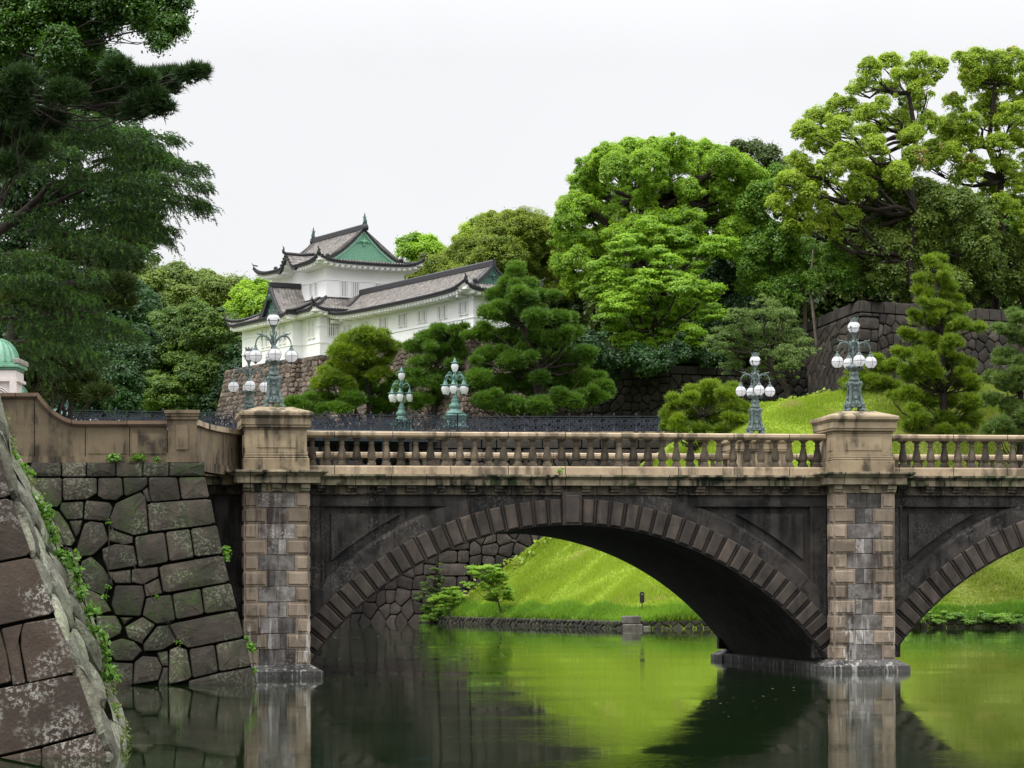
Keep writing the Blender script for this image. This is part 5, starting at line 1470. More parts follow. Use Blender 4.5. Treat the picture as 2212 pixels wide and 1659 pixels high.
# in the keep frame the gallery's near corner
dn = NC - L0; gb0 = dn.dot(CB); ga0 = dn.dot(CA)
block(gal, ga0, ga0 + gW, gb0, -.02, 22.55, 25.75, 'walls', (24.95, 23.55))
r_g, zg_ = irimoya(gal, ga0 + gW/2, gb0 - 1.2, -.03, gW/2 + 1.35, 1.75, 27.75, 2.15, up=.3, G1=.02, eo=1.25, gables=(True, False), gm_=('copper_dk', 'copper_dk'))
vr = MB(kt)
for s in (-1,):
    vr.tube([(ga0 + gW/2 + s*(gW/2 + 1.35)*t, -.12, zg_(ga0 + gW/2 + s*(gW/2 + 1.35)*t*.999, -.2) + .1) for t in np.linspace(0, 1, 10)], .14, 6)
vr.tube([(ga0 - 1.35, -.12, 25.9), (ga0 - 1.5, -.05, 26.1), (ga0 - 1.55, 0, 26.35)], [.1, .07, .02], 5)
vr.build('verge_ridge', M['tile_edge'], r_g)
gl_ = -gb0
for d_ in (1.55, 5.0, 8.4, 11.8, 15.2, 18.6, 21.9):
    for k in (-.42, .42): window(gal, 'a-', gb0 + d_ + k, 23.9, 24.85, .5, ga0, 2)
for k in range(14):
    br = MB(kt); b = gb0 + .9 + k*1.7; br.box((ga0 - 1.0, b - .14, 25.1), (ga0 - .02, b + .14, 25.36), 0, .03); br.build('eave_bracket', M['plaster_trim'], gal)
# dark plinth blocks under the wall
# ------------------------------------------------------------------ stone base of the castle
def kw(a, b): q = L0 + CA*a + CB*b; return (q.x, q.y)
bt = 3.3
far_wall('castle_stone_base', 'brown rubble stone base with a sloping edge, under the white castle tower and gallery', 'stone wall',
    [(kw(-.95 - bt - .15, LBk + bt), kw(-.95 - bt - .15, 3.3 - bt - .1), 13.0, 9.35, bt, .55), (kw(-.95 - bt - .15, 3.3 - bt - .1), kw(-bt - .1, 3.3 - bt - .1), 13.0, 9.35, bt, .55),
     (kw(-bt - .1, 3.3 - bt - .1), kw(-bt - .1, -bt - .1), 13.0, 9.35, bt, .55),
     (kw(-bt - .1, -bt - .1), kw(ga0 - bt - .15, -bt - .1), 13.0, 9.35, bt, .55), (kw(ga0 - bt - .15, -bt - .1), kw(ga0 - bt - .15, gb0 - bt), 13.0, 9.35, bt, .55), (kw(ga0 - bt - .15, gb0 - bt), kw(ga0 + gW + 1.0, gb0 - bt), 13.0, 9.35, bt, .55)],
    M['castlewall'], .56, .42, 12, None, th=.09, depth=.6, jit=.3)
tp = MB(); tp.add([(*kw(a, b), 22.33) for a, b in ((-.9, LBk), (-.9, 3.4), (0, 3.4), (0, 0), (ga0, 0), (ga0, gb0), (ga0 + gW + 1, gb0), (ga0 + gW + 1, -2), (ga0 + 12, 0), (ga0 + 12, LBk))], [tuple(range(10))])
o = tp.build('castle_court', M['ground']); o['kind'] = 'structure'
# ================================================================== GUARD KIOSK (green domed, at the left edge)
gk = empty('guard_kiosk', (P(-1, 850, 76).x, 76, 5.93), 0, 'carved white stone kiosk with a ribbed green copper dome at the left edge', 'kiosk')
kb2 = MB(); kb2.box((-.56, -.56, 0), (.56, .56, 3.12), 0, .03); kb2.box((-.66, -.66, 2.75), (.66, .66, 2.83)); kb2.box((-.62, -.62, 2.83), (.60, .60, 3.06)); 
kb2.box((-.62, -.66, 0), (-.42, -.5, 2.75)); kb2.box((.42, -.66, 0), (.62, -.5, 2.75))
wk = kb2.build('walls', M['pinkwall'], gk)
sh = MB()
for i in range(11):
    a = math.pi*(i + .5)/11; sh.tube([(.12*math.cos(a), -.6, 2.12 + .12*math.sin(a)), (.36*math.cos(a), -.61, 2.12 + .36*math.sin(a))], [.02, .05], 6)
for r_ in (.42, .48): sh.tube([(r_*math.cos(t), -.6, 2.12 + r_*math.sin(t)) for t in np.linspace(0, math.pi, 18)], .022, 5)
sh.build('shell_arch', M['pinkwall'], wk)
cn = MB(); 
for a, b, c in ((.62, 3.1, 3.16), (.70, 3.16, 3.25), (.60, 3.25, 3.3)): cn.box((-a, -a, b), (a, a, c), 0, .015)
cn.build('cornice', M['copper'], gk)
cb_ = MB(); 
for s in (-1, 1): cb_.box((s*.64 - .09, -.72, 3.26), (s*.64 + .09, .72, 3.42), 0, .03)
cb_.build('corner_blocks', M['granite'], gk)
dm = MB(); dm.lathe([(.56*math.cos(t), 3.28 + .74*math.sin(t)) for t in np.linspace(0, math.pi/2*.98, 14)], n=24)
do = dm.build('dome', M['copper_lt'], gk)
rb = MB()
for k in range(16):
    a = k*math.pi/8 + .1; rb.tube([(.58*math.cos(t)*math.cos(a), .58*math.cos(t)*math.sin(a), 3.28 + .76*math.sin(t)) for t in np.linspace(0, math.pi/2*.97, 10)], .024, 5)
rb.build('ribs', M['copper'], do)
k2 = copy_tree(gk); k2.location = (P(28, 850, 86).x, 86, 5.45); tag(k2, 'second green copper dome, mostly hidden behind the first kiosk', 'kiosk', 'green domed kiosks'); gk['group'] = 'green domed kiosks'
# ================================================================== FOLIAGE
def nrmz(v): return v / np.maximum(np.linalg.norm(v, axis=-1, keepdims=True), 1e-9)
def leaves_on(c, rad, n, size, g, up=.75, rough=.55, flat=1.0, aspect=.55, shell=.35, kind='leaf'):
    """c: Kx3 clump centres, rad: K radii. returns verts, faces(4), tint"""
    K = len(c); idx = np.repeat(np.arange(K), n); N = len(idx)
    d = nrmz(g.normal(size=(N, 3)))
    flip = (d[:, 2] < -.25) & (g.random(N) < .75); d[flip, 2] *= -1
    rr = (1 - shell*g.random(N)**1.5); st_ = g.random(N) < .13; rr[st_] *= 1 + .6*g.random(st_.sum())
    off = d*rr[:, None]*rad[idx][:, None]; off[:, 2] *= flat
    p = c[idx] + off
    nn = nrmz(d + g.normal(size=(N, 3))*rough + np.array([0, -.1, up]))
    t = nrmz(np.cross(nn, g.normal(size=(N, 3)))); b = np.cross(nn, t)
    s = size*(.7 + .6*g.random(N))[:, None]
    v = np.empty((N, 4, 3)); v[:, 0] = p - t*s; v[:, 1] = p + b*s*aspect; v[:, 2] = p + t*s; v[:, 3] = p - b*s*aspect
    return v.reshape(-1, 3), np.arange(4*N).reshape(-1, 4), idx
def needles_on(c, rad, n, size, g, flat=.5, wd=None, per=4):
    wd = wd or size*.085
    K = len(c); idx = np.repeat(np.arange(K), n); N = len(idx)
    d = nrmz(g.normal(size=(N, 3))); d[:, 2] = np.where((d[:, 2] < -.1) & (g.random(N) < .7), -d[:, 2], d[:, 2])
    off = d*(1 - .4*g.random(N))[:, None]*rad[idx][:, None]; off[:, 2] *= flat
    p = c[idx] + off
    ax = nrmz(d*np.array([1, 1, .5]) + np.array([0, 0, .55]) + g.normal(size=(N, 3))*.25)
    p = np.repeat(p, per, 0); ax = np.repeat(ax, per, 0); idx = np.repeat(idx, per); M_ = len(p)
    dr = nrmz(ax + g.normal(size=(M_, 3))*.45)
    sd = nrmz(np.cross(dr, g.normal(size=(M_, 3))))
    L = size*(.6 + .7*g.random(M_))[:, None]
    v = np.empty((M_, 3, 3)); v[:, 0] = p - sd*wd; v[:, 1] = p + sd*wd; v[:, 2] = p + dr*L
    return v.reshape(-1, 3), np.arange(3*M_).reshape(-1, 3), idx
def make_tree(name, label, group, Y, lobes, trunk, tr, mat, seed, rc=.8, leaf=.16, n=150, dens=1.0, lw=1.0, wob=.05, depth=.8, bark='bark', kind='leaf', flat=.85, limbs=True, twigs=.25, fill=.25, zmin=None, aspect=.55, asp=1.0, limb_r=.32, thin=0.0, gz=None, front=.35):
    g = np.random.default_rng(seed); rd = random.Random(seed)
    base = P(trunk[0][0], trunk[0][1], Y)
    if gz is not None: base.z = gz
    root = empty(name, base, 0, label, 'tree', group)
    S = Y/F; cen = []; clr = []; tn = []
    px = np.array([l[0] for l in lobes]); xm = px.mean(); xr = max(1, np.ptp(px)/2)
    lob3 = []
    for l in lobes:
        x, y, r = l[:3]; ry = (l[3] if len(l) > 3 else r)*asp
        rim = min(1, abs(x - xm)/xr)
        dy = rd.uniform(-1, 1)*depth*xr*S*math.sqrt(max(0, 1 - rim*rim*.9))
        c = P(x, y, Y + dy); RR = r*S; lob3.append((c, RR, ry*S))
        k = max(5, int(dens*(RR/rc + .3)**2*4.6))
        d = nrmz(g.normal(size=(k, 3))); 
        fl = (d[:, 1] > front) ; d[fl, 1] *= -1
        fz = (d[:, 2] < -.35) & (g.random(k) < .6); d[fz, 2] *= -1
        rr = np.where(g.random(k) < fill, g.random(k)**.5, .76 + .34*g.random(k))
        ex_ = .15 if kind == 'leaf' else .75
        off = d*rr[:, None]*np.array([max(RR - rc*ex_, .3*RR), max(RR - rc*ex_, .3*RR), max(ry*S - rc*ex_*flat, .3*ry*S)])
        cen.append(np.array(c) + off); clr.append(rc*(.6 + .7*g.random(k))); tn.append(np.clip(rd.uniform(.2, .8) + g.normal(0, .22 if kind == 'leaf' else .33, k), 0, 1))
    cen = np.concatenate(cen); clr = np.concatenate(clr); tn = np.concatenate(tn)
    if kind == 'leaf': q_ = g.random(len(cen)) < .3; cen[q_] += g.normal(size=(q_.sum(), 3))*rc*.5; clr[q_] *= .6
    if zmin is not None: ok = cen[:, 2] > zmin; cen, clr, tn = cen[ok], clr[ok], tn[ok]
    if thin: ok = g.random(len(cen)) > thin; cen, clr, tn = cen[ok], clr[ok], tn[ok]
    if kind == 'leaf': v, f, idx = leaves_on(cen, clr, int(n*2.0), leaf*.7, g, flat=flat, aspect=aspect)
    else: v, f, idx = needles_on(cen, clr, n, leaf, g, flat=flat)
    tt = np.clip(tn[idx] + g.normal(0, .07, len(idx)), 0, 1)
    mesh_np('crown', v - np.array(base), f, mat, root, tt)
    # wood
    tb = MB(); tp_ = [P(x, y, Y) if i or gz is None else base.copy() for i, (x, y) in enumerate(trunk)]
    tp_ = [q - base for q in tp_]; m_ = len(tp_)
    tb.tube([tp_[0] - Vector((0, 0, .4))] + tp_, [tr*1.25] + [tr*(1 - .6*i/max(1, m_ - 1)) for i in range(m_)], 8)
    if limbs:
        for (c, RR, RY) in lob3:
            c = c - base
            # leave the trunk below the lobe
            best = min(range(m_), key=lambda i: (tp_[i] - c).length + (3 if tp_[i].z > c.z else 0))
            s0 = tp_[max(0, best)] if tp_[best].z < c.z + 1 else tp_[max(0, best - 1)]
            L = (c - s0).length
            if L < .3: continue
            pts = []; k = 6; sag = Vector((rd.uniform(-.16, .16)*L, rd.uniform(-.1, .1)*L, rd.uniform(-.16, .02)*L))
            for i in range(k + 1):
                t = i/k; q = s0.lerp(c, t) + sag*math.sin(math.pi*t) + Vector((rd.gauss(0, wob), rd.gauss(0, wob), rd.gauss(0, wob)))*L*(.5 if 0 < i < k else 0); pts.append(q)
            r0 = tr*limb_r*min(1, .5 + L/12)
            tb.tube(pts, [r0*(1 - .75*i/k) for i in range(k + 1)], 5)
            nt2 = int(twigs*12)
            for _ in range(nt2):
                dd = Vector(nrmz(g.normal(size=3))); dd.z = abs(dd.z)*.7; e = c + Vector((dd.x*RR, dd.y*RR, dd.z*RY))*.9
                q0 = pts[rd.randint(3, 6)]; mid = q0.lerp(e, .5) + Vector((0, 0, -.06*RR))
                tb.tube([q0, mid, e], [r0*.3, r0*.2, r0*.08], 4)
    tb.build('trunk', M[bark], root)
    return root
def z8(*t): return [(1188 + .4883*x, 108 + .4883*y, .4883*r) for x, y, r in t]
BG = 'trees on the castle hill'
# big dome shaped camphor
make_tree('camphor_tree', 'largest bright green dome shaped tree, right of the castle gallery', BG, 216,
  z8((250,495,75),(350,470,68),(450,455,66),(560,452,70),(660,468,70),(760,490,68),(830,525,62),(190,540,75),(150,620,75),(110,700,70),(75,780,65),(60,860,55),(300,550,80),(430,530,80),(560,540,90),(700,550,85),(800,600,85),(880,620,60),(220,640,65),(180,750,70),(130,850,70),(480,610,60),(560,700,85),(680,670,80),(800,720,85),(600,790,85),(450,740,70),(700,800,80),(820,820,70),(880,740,60),(520,880,80),(200,860,70),(620,640,60),(380,610,50),(340,700,60),(280,760,60),(390,800,70),(300,850,65),(130,930,55),(60,960,50),(210,960,60),(90,1030,50),(170,1040,50),(320,640,45),(900,560,50),(930,640,50),(870,820,60),(760,640,60),(500,780,60),(420,680,50),(160,700,50),(240,720,50)),
  [(1440, 760), (1400, 640), (1370, 520), (1390, 430), (1400, 350)], .75, M['camphor'], 11, rc=.5, leaf=.125, n=120, dens=1.0, depth=.55, gz=20, limb_r=.45, twigs=.5)
make_tree('maple_tree', 'bright tree with flat leafy layers in front of the dome shaped tree', BG, 209,
  z8((420,820,80),(560,850,75),(330,890,70),(480,940,85),(620,940,75),(740,880,70),(240,980,60),(300,1020,70),(420,1050,85),(560,1060,85),(690,1080,70),(220,1090,60),(330,1130,85),(460,1160,85),(600,1170,80),(710,1180,60),(250,1200,60),(380,1240,85),(520,1260,85),(620,1270,60),(350,1300,60),(480,1320,70),(420,1330,50)),
  [(1420, 800), (1410, 720), (1420, 600)], .5, M['bright'], 12, rc=.7, leaf=.15, n=170, dens=1.0, depth=.7, flat=.4, asp=.8, gz=14, limbs=True)
make_tree('dark_tree', 'dark green tree top showing between the dome shaped tree and the open crowned tree', BG, 236,
  z8((830,440,35),(890,470,50),(960,480,45),(1010,530,45),(960,560,60),(1040,600,50)), [(1640, 600), (1650, 420)], .5, M['olive'], 13, rc=.8, leaf=.18, n=140, depth=.6, gz=24)
make_tree('mixed_tree', 'mid green tree with several pale bare stems rising above the end of the dark wall', BG, 214,
  z8((960,640,60),(1000,720,60),(900,700,60),(930,800,75),(1010,830,75),(870,870,70),(960,920,80),(1060,900,75),(900,990,75),(1000,1010,80),(1100,990,70),(1160,930,60),(1060,1080,70),(960,1080,60),(880,1060,50),(1010,560,50),(860,780,50)),
  [(1742, 690), (1736, 610), (1728, 520)], .2, M['mid'], 14, rc=.75, leaf=.16, n=150, dens=.8, depth=.7, bark='bark_lt', gz=20.6)
make_tree('pale_stemmed_tree', 'slender pale trunks leaning in front of leaves just above the corner of the high wall', BG, 211,
  z8((1200,960,55),(1270,1020,50),(1330,1060,40),(1180,1040,45),(1300,960,50),(1250,900,45)), [(1770, 688), (1750, 625), (1756, 540)], .17, M['mid'], 15, rc=.7, leaf=.16, n=140, dens=.6, depth=.4, bark='bark_lt', gz=20.6)
make_tree('dark_leaved_tree', 'dull dark green tree below the two open crowned trees at the right', BG, 212,
  z8((1440,620,70),(1530,640,80),(1620,660,85),(1720,690,80),(1820,720,80),(1920,740,70),(1440,740,90),(1560,760,90),(1680,790,95),(1800,820,95),(1900,840,85),(1990,880,80),(1430,860,85),(1540,880,90),(1660,920,90),(1790,930,90),(1910,950,90),(2030,960,80),(1410,980,80),(1500,1010,80),(1620,1040,80),(1740,1050,80),(1860,1060,80),(1980,1060,80),(2090,1050,80),(2080,900,60),(1350,1060,50)),
  [(1960, 660), (1960, 560), (1950, 450)], .6, M['grey'], 16, rc=.8, leaf=.18, n=190, dens=1.0, depth=.6, gz=24.4)
make_tree('open_camphor_tree', 'tall open crowned tree with reddish young leaves, left one of the pair', BG, 209,
  z8((1120,380,62),(1190,320,55),(1190,430,55),(1290,270,60),(1280,360,60),(1370,170,35),(1420,100,55),(1500,70,60),(1570,140,55),(1640,70,50),(1490,190,50),(1710,90,50),(1600,240,55),(1390,300,50),(1500,350,55),(1420,440,60),(1310,470,60),(1230,540,60),(1150,560,50),(1060,600,60),(1030,690,60),(1110,720,60),(1200,690,50),(1270,740,50),(1330,640,60),(1250,800,50),(1600,400,60),(1680,330,50),(1330,190,25),(1140,640,45),(1240,400,50),(1360,540,60),(1450,540,55),(1540,560,55),(1400,380,45),(1460,260,45),(1560,320,45),(1650,180,45),(1180,600,50),(1100,500,45),(1170,780,50),(1080,780,45),(1330,740,45),(1380,620,50),(1610,480,55)),
  [(1985, 650), (1962, 560), (1978, 460), (1958, 380), (1980, 300), (1962, 200)], .42, M['camphor2'], 17, rc=.45, leaf=.125, n=95, dens=.95, depth=.7, gz=24.4, limb_r=.5, twigs=.5, fill=.2, wob=.09)
make_tree('open_camphor_tree', 'tall open crowned tree with dark limbs at the right edge of the photo', BG, 213,
  z8((1830,60,50),(1900,60,60),(1980,80,60),(2060,60,60),(2130,120,70),(1890,170,65),(2000,190,70),(2090,190,70),(1800,250,50),(1930,270,65),(2050,310,70),(1770,390,70),(1850,420,60),(1770,480,60),(1870,520,55),(2090,430,60),(2080,620,75),(2090,720,75),(1980,420,45),(2140,300,80),(2160,520,80),(2140,800,80),(1700,450,50),(1680,520,50),(1850,330,50),(1980,340,50),(2010,520,55),(1930,620,50),(2000,700,55),(1820,560,50),(1760,330,45),(1860,110,50),(1950,130,45),(2140,640,70)),
  [(2230, 650), (2150, 460), (2165, 390), (2135, 320), (2150, 180)], .42, M['camphor2'], 18, rc=.48, leaf=.13, n=95, dens=.95, depth=.7, gz=24.4, limb_r=.5, twigs=.5, fill=.2, wob=.09)
make_tree('hillside_tree', 'dark low branches hanging over the shaded wall below the flat layered tree', BG, 207,
  [(1260,770,28),(1300,775,28),(1340,785,26),(1380,780,28),(1420,785,26),(1460,770,26),(1500,770,26),(1540,775,22),(1240,740,28),(1280,740,28)], [(1400, 810), (1400, 770)], .3, M['deep'], 29, rc=.7, leaf=.18, n=170, gz=19.8)
make_tree('hillside_tree', 'deep green tree low behind the high wall at the right edge', BG, 222,
  [(2130,600,50),(2190,590,50),(2100,560,40),(2180,520,50),(2060,600,40),(2210,640,40),(2000,610,40),(1900,610,40)], [(2150, 660), (2150, 560)], .5, M['mid'], 19, rc=.8, leaf=.18, n=170, gz=24.4)
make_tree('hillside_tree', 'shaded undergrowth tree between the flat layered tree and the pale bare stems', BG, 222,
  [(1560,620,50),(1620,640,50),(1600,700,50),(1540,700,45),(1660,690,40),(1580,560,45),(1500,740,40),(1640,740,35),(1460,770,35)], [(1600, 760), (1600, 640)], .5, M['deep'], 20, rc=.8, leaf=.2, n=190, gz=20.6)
# trees around the castle
make_tree('evergreen_oak', 'olive green dome shaped evergreen behind the middle of the gallery roof', BG, 238,
  [(1120,500,45),(1075,510,45),(1165,505,40),(1190,550,45),(1140,550,55),(1080,555,50),(1030,550,45),(990,575,40),(950,590,35),(915,600,30),(895,615,25),(1040,600,45),(1110,600,50),(1170,600,45),(1220,600,40),(980,620,40),(1140,650,50)],
  [(1100, 640), (1100, 540)], .6, M['mound'], 21, rc=.7, leaf=.12, n=230, dens=1.1, depth=.6, limbs=False, gz=22.3)
make_tree('broadleaf_tree', 'small fresh green tree peeping between the castle roof and the olive evergreen', BG, 262,
  [(905,540,32),(935,545,28),(885,550,22),(920,570,30),(955,555,20)], [(915, 600), (915, 550)], .4, M['bright'], 22, rc=.8, leaf=.2, n=150, gz=22.3)
make_tree('broadleaf_tree', 'thin yellow green tree top against the sky, left of the olive evergreen dome', BG, 256,
  [(1020,510,26),(1040,485,20),(1005,530,24),(1060,478,14),(1030,540,25)], [(1025, 600), (1025, 500)], .35, M['camphor2'], 23, rc=.6, leaf=.18, n=90, dens=.7, gz=22.3)
make_tree('broadleaf_tree', 'yellow green tree against the left wall of the castle tower', BG, 246,
  [(560,640,36),(530,655,30),(580,665,35),(545,690,35),(515,680,22),(600,630,20)], [(560, 760), (558, 680)], .35, M['camphor'], 24, rc=.8, leaf=.19, n=170, gz=13)
BL = 'trees at the left behind the railing'
make_tree('background_tree', 'greyish green tree against the sky, far left of the castle', BL, 285,
  [(330,630,42),(370,620,40),(420,625,40),(465,640,38),(505,640,35),(350,670,40),(400,665,42),(450,680,40),(330,700,25),(385,705,35),(300,650,30),(275,625,30),(500,675,30),(310,600,25)], [(350, 790), (352, 720), (360, 650)], .7, M['grey'], 25, rc=1.1, leaf=.24, n=170, depth=.5, gz=8, front=.5)
make_tree('background_tree', 'rounded fresh green tree left of the castle base', BL, 246,
  [(375,720,48),(425,705,46),(475,720,46),(510,740,34),(345,755,46),(400,765,55),(460,775,55),(510,785,38),(325,800,46),(380,815,55),(440,825,55),(495,830,45),(312,845,44),(365,865,50),(430,875,52),(490,875,46),(535,725,26),(295,872,34),(530,800,30),(300,820,34),(320,770,36),(450,740,40),(345,890,40),(410,895,40),(470,900,40)], [(420, 900), (420, 780)], .5, M['dull'], 26, rc=.85, leaf=.17, n=190, flat=.6, depth=.7, gz=6.5, dens=1.25)
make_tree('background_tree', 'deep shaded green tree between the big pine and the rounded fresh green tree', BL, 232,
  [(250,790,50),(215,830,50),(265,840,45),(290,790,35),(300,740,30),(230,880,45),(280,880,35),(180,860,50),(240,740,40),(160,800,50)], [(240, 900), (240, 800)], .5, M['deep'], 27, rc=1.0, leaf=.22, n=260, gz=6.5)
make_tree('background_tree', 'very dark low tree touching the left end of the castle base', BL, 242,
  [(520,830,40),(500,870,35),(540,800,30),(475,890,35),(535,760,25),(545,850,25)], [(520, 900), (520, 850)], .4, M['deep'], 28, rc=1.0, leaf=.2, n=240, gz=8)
# pines
PG = 'pines below the castle'
PK = dict(kind='needle', leaf=.34, flat=.7, asp=.66, dens=1.0, rc=.38, n=24, depth=.6, fill=.35, aspect=.5)
def pine(label, Y, lobes, trunk, tr, mat, seed, gz, group=PG, **kw):
    k = dict(PK); k.update(kw); rp = random.Random(seed*7); ex = []
    for (x, y, r) in lobes:
        for _ in range(2):
            a = rp.uniform(0, 6.28); ex.append((x + r*1.0*math.cos(a), y + r*.6*math.sin(a), r*rp.uniform(.35, .55)))
    lobes = [(x, y, r*.92) for x, y, r in lobes] + ex
    return make_tree('pine_tree', label, group, Y, lobes, trunk, tr, M[mat], seed, gz=gz, **k)
pine('yellow green cloud pine standing before the brown castle base', 206, [(790,730,40),(755,745,38),(825,745,30),(735,765,30),(780,765,40),(840,760,25),(800,790,30),(745,800,30),(715,820,32),(770,815,35),(820,810,28),(700,835,20),(750,840,25),(690,830,20)], [(800, 880), (795, 800), (785, 740)], .28, 'pine_yellow', 31, 13.9)
pine('low green pine spreading along the railing beneath the cloud pine', 207, [(640,870,24),(675,865,28),(715,868,28),(760,865,32),(800,850,30),(840,860,30),(870,870,26),(620,878,16),(740,885,24),(820,885,24),(850,835,26),(700,885,20),(660,885,18)], [(760, 900), (770, 870)], .22, 'pine', 32, 13.9)
pine('leaning green pine between the cloud pine and the widest pine', 200.5, [(930,735,38),(900,755,32),(975,735,35),(1000,725,28),(950,775,35),(905,790,30),(1000,770,34),(885,815,28),(930,830,34),(980,820,34),(870,840,24),(910,865,30),(960,870,34),(1010,860,30),(1020,820,26)], [(940, 890), (935, 810), (960, 740)], .26, 'pine', 33, 13.9)
pine('tallest and widest pine, in front of the right end of the gallery', 195, [(1115,590,24),(1105,615,32),(1140,620,30),(1080,640,34),(1130,650,38),(1170,645,28),(1060,680,32),(1110,690,42),(1160,690,36),(1205,690,30),(1045,725,32),(1095,735,42),(1150,735,40),(1205,735,36),(1240,720,24),(1055,770,34),(1110,785,42),(1170,785,42),(1225,780,36),(1265,765,28),(1035,820,34),(1085,835,42),(1145,840,42),(1205,830,40),(1260,820,36),(1300,835,26),(1050,870,34),(1110,880,38),(1170,880,36),(1230,870,34),(1280,865,26),(1000,840,28)], [(1170, 900), (1160, 800), (1130, 700), (1118, 620)], .4, 'pine', 34, 13.9, dens=1.5)
pine('round clipped yellow green pine in front of the grass, behind the balustrade', 184, [(1535,840,28),(1495,850,28),(1570,855,28),(1470,875,28),(1520,870,32),(1575,885,28),(1600,880,18),(1445,900,24),(1490,905,30),(1545,905,30),(1595,910,22),(1460,925,20),(1510,930,24),(1560,930,22),(1440,925,16)], [(1520, 960), (1520, 900)], .22, 'pine_yellow', 35, hill_z(184, 13), None)
pine('bushy pine behind the right hand lamp, left of the tall slim pine', 186, [(1850,810,24),(1885,790,26),(1920,800,26),(1840,840,22),(1880,830,32),(1925,840,28),(1820,860,20),(1860,870,30),(1905,880,32),(1945,870,26),(1840,900,24),(1880,915,30),(1930,915,30),(1960,900,24)], [(1900, 960), (1895, 860)], .22, 'pine_yellow', 36, hill_z(186, 26), None)
pine('tall slim pine with a pointed top in front of the high stone wall', 180, [(2020,560,14),(2022,580,20),(2010,605,24),(2035,610,24),(2000,640,26),(2040,640,28),(2015,665,28),(2060,670,24),(1990,690,26),(2030,700,34),(2075,705,24),(2105,712,14),(1970,730,24),(2010,740,32),(2055,745,32),(1955,770,22),(1995,780,32),(2040,790,36),(2085,790,26),(1965,815,26),(2010,825,34),(2060,830,34),(2100,830,24),(1950,860,26),(2000,870,34),(2050,870,34),(2095,870,28),(1985,910,30),(2040,910,34),(2090,915,26)], [(2040, 965), (2038, 850), (2030, 720), (2022, 590)], .32, 'pine_yellow', 37, hill_z(180, 30), None)
pine('pale feathery pine at the right edge of the photo', 174, [(2200,690,24),(2180,720,30),(2215,740,30),(2170,770,26),(2205,790,34),(2160,820,24),(2195,840,34),(2150,870,26),(2190,885,34),(2220,900,34),(2160,920,30),(2210,945,34),(2140,935,24),(2230,820,40)], [(2205, 975), (2205, 850), (2205, 740)], .26, 'airy', 38, hill_z(174, 34), None)
# wispy tree
make_tree('cherry_tree', 'small airy tree with fine leaves and dark forked branches before the dark wall corner', None, 199,
  [(1600,690,32),(1650,672,32),(1690,690,32),(1570,725,30),(1620,720,34),(1670,725,36),(1715,735,28),(1550,755,26),(1600,765,32),(1650,765,34),(1700,770,32),(1740,765,20),(1580,795,26),(1640,800,28),(1700,800,26),(1535,740,18),(1740,740,18)],
  [(1702, 878), (1700, 840), (1672, 800), (1650, 760)], .3, M['airy'], 41, rc=.5, leaf=.09, n=42, dens=.8, depth=.7, flat=.6, asp=.8, gz=15.3, twigs=1.1, limb_r=.4, fill=.6)
# shrubs on the bank seen through the arch
def shrub(name, label, Y, lobes, trunk, tr, mat, seed, gz, **kw):
    k = dict(rc=.34, leaf=.085, n=110, dens=1.0, flat=.4, depth=.6, twigs=.5, limb_r=.5); k.update(kw)
    X = P(trunk[0][0], trunk[0][1], Y).x
    for _ in range(400):      # walk along the sight line to where the ground is
        Y += .1; X = P(trunk[0][0], trunk[0][1], Y).x
        if hill_z(Y, X) > H + ray(*trunk[0])[1]*Y - .05 or Y > 188.3: break
    gz = hill_z(Y, X) - .05
    o = make_tree(name, label, None, Y, lobes, trunk, tr, M[mat], seed, gz=max(gz, .2), **k); return o
shrub('young_maple', 'young maple with flat bright layers on the grass bank under the arch', 161.0, [(1030,1238,14),(1050,1232,14),(1072,1240,15),(1060,1255,16),(1085,1260,14),(1045,1268,12),(1075,1280,16),(1095,1290,12),(1060,1296,12),(1022,1232,8),(1085,1245,10),(1018,1265,6),(1098,1275,9)], [(1085, 1328), (1076, 1300), (1066, 1262)], .07, 'bright', 51, hill_z(161.0, -.6) if False else None)
shrub('shrub', 'low bright shrub left of the young maple at the foot of the abutment', 158, [(965,1285,13),(985,1278,12),(955,1298,11),(975,1300,13),(940,1300,9),(993,1295,8)], [(975, 1335), (972, 1295)], .05, 'bright', 52, .7)
shrub('shrub', 'tangled brownish shrub with a green vine against the abutment corner', 185, [(945,1238,11),(935,1255,10),(950,1262,11),(920,1270,12),(940,1285,12),(925,1295,12),(905,1290,9),(950,1245,9)], [(938, 1345), (936, 1280)], .06, 'olive', 53, .3, n=60, thin=.25, twigs=1.2)
shrub('shrub', 'dark shrubs hanging over the waterline at the abutment corner', 180, [(925,1318,13),(945,1325,13),(962,1328,11),(940,1340,10),(920,1338,9)], [(940, 1350), (940, 1330)], .05, 'mid', 54, .2)
for i, (x0, x1, lab) in enumerate([(1950, 2080, 'leafy plants overhanging the waterline, seen through the right hand arch'), (2080, 2230, 'leafy plants overhanging the waterline at the right edge of the photo')]):
    shrub('shrub', lab, 157.0, [(x, 1338 + 4*math.sin(x*.1), 10) for x in range(x0, x1, 13)], [((x0+x1)/2, 1350), ((x0+x1)/2, 1340)], .04, 'mid', 55 + i, .1, limbs=False)
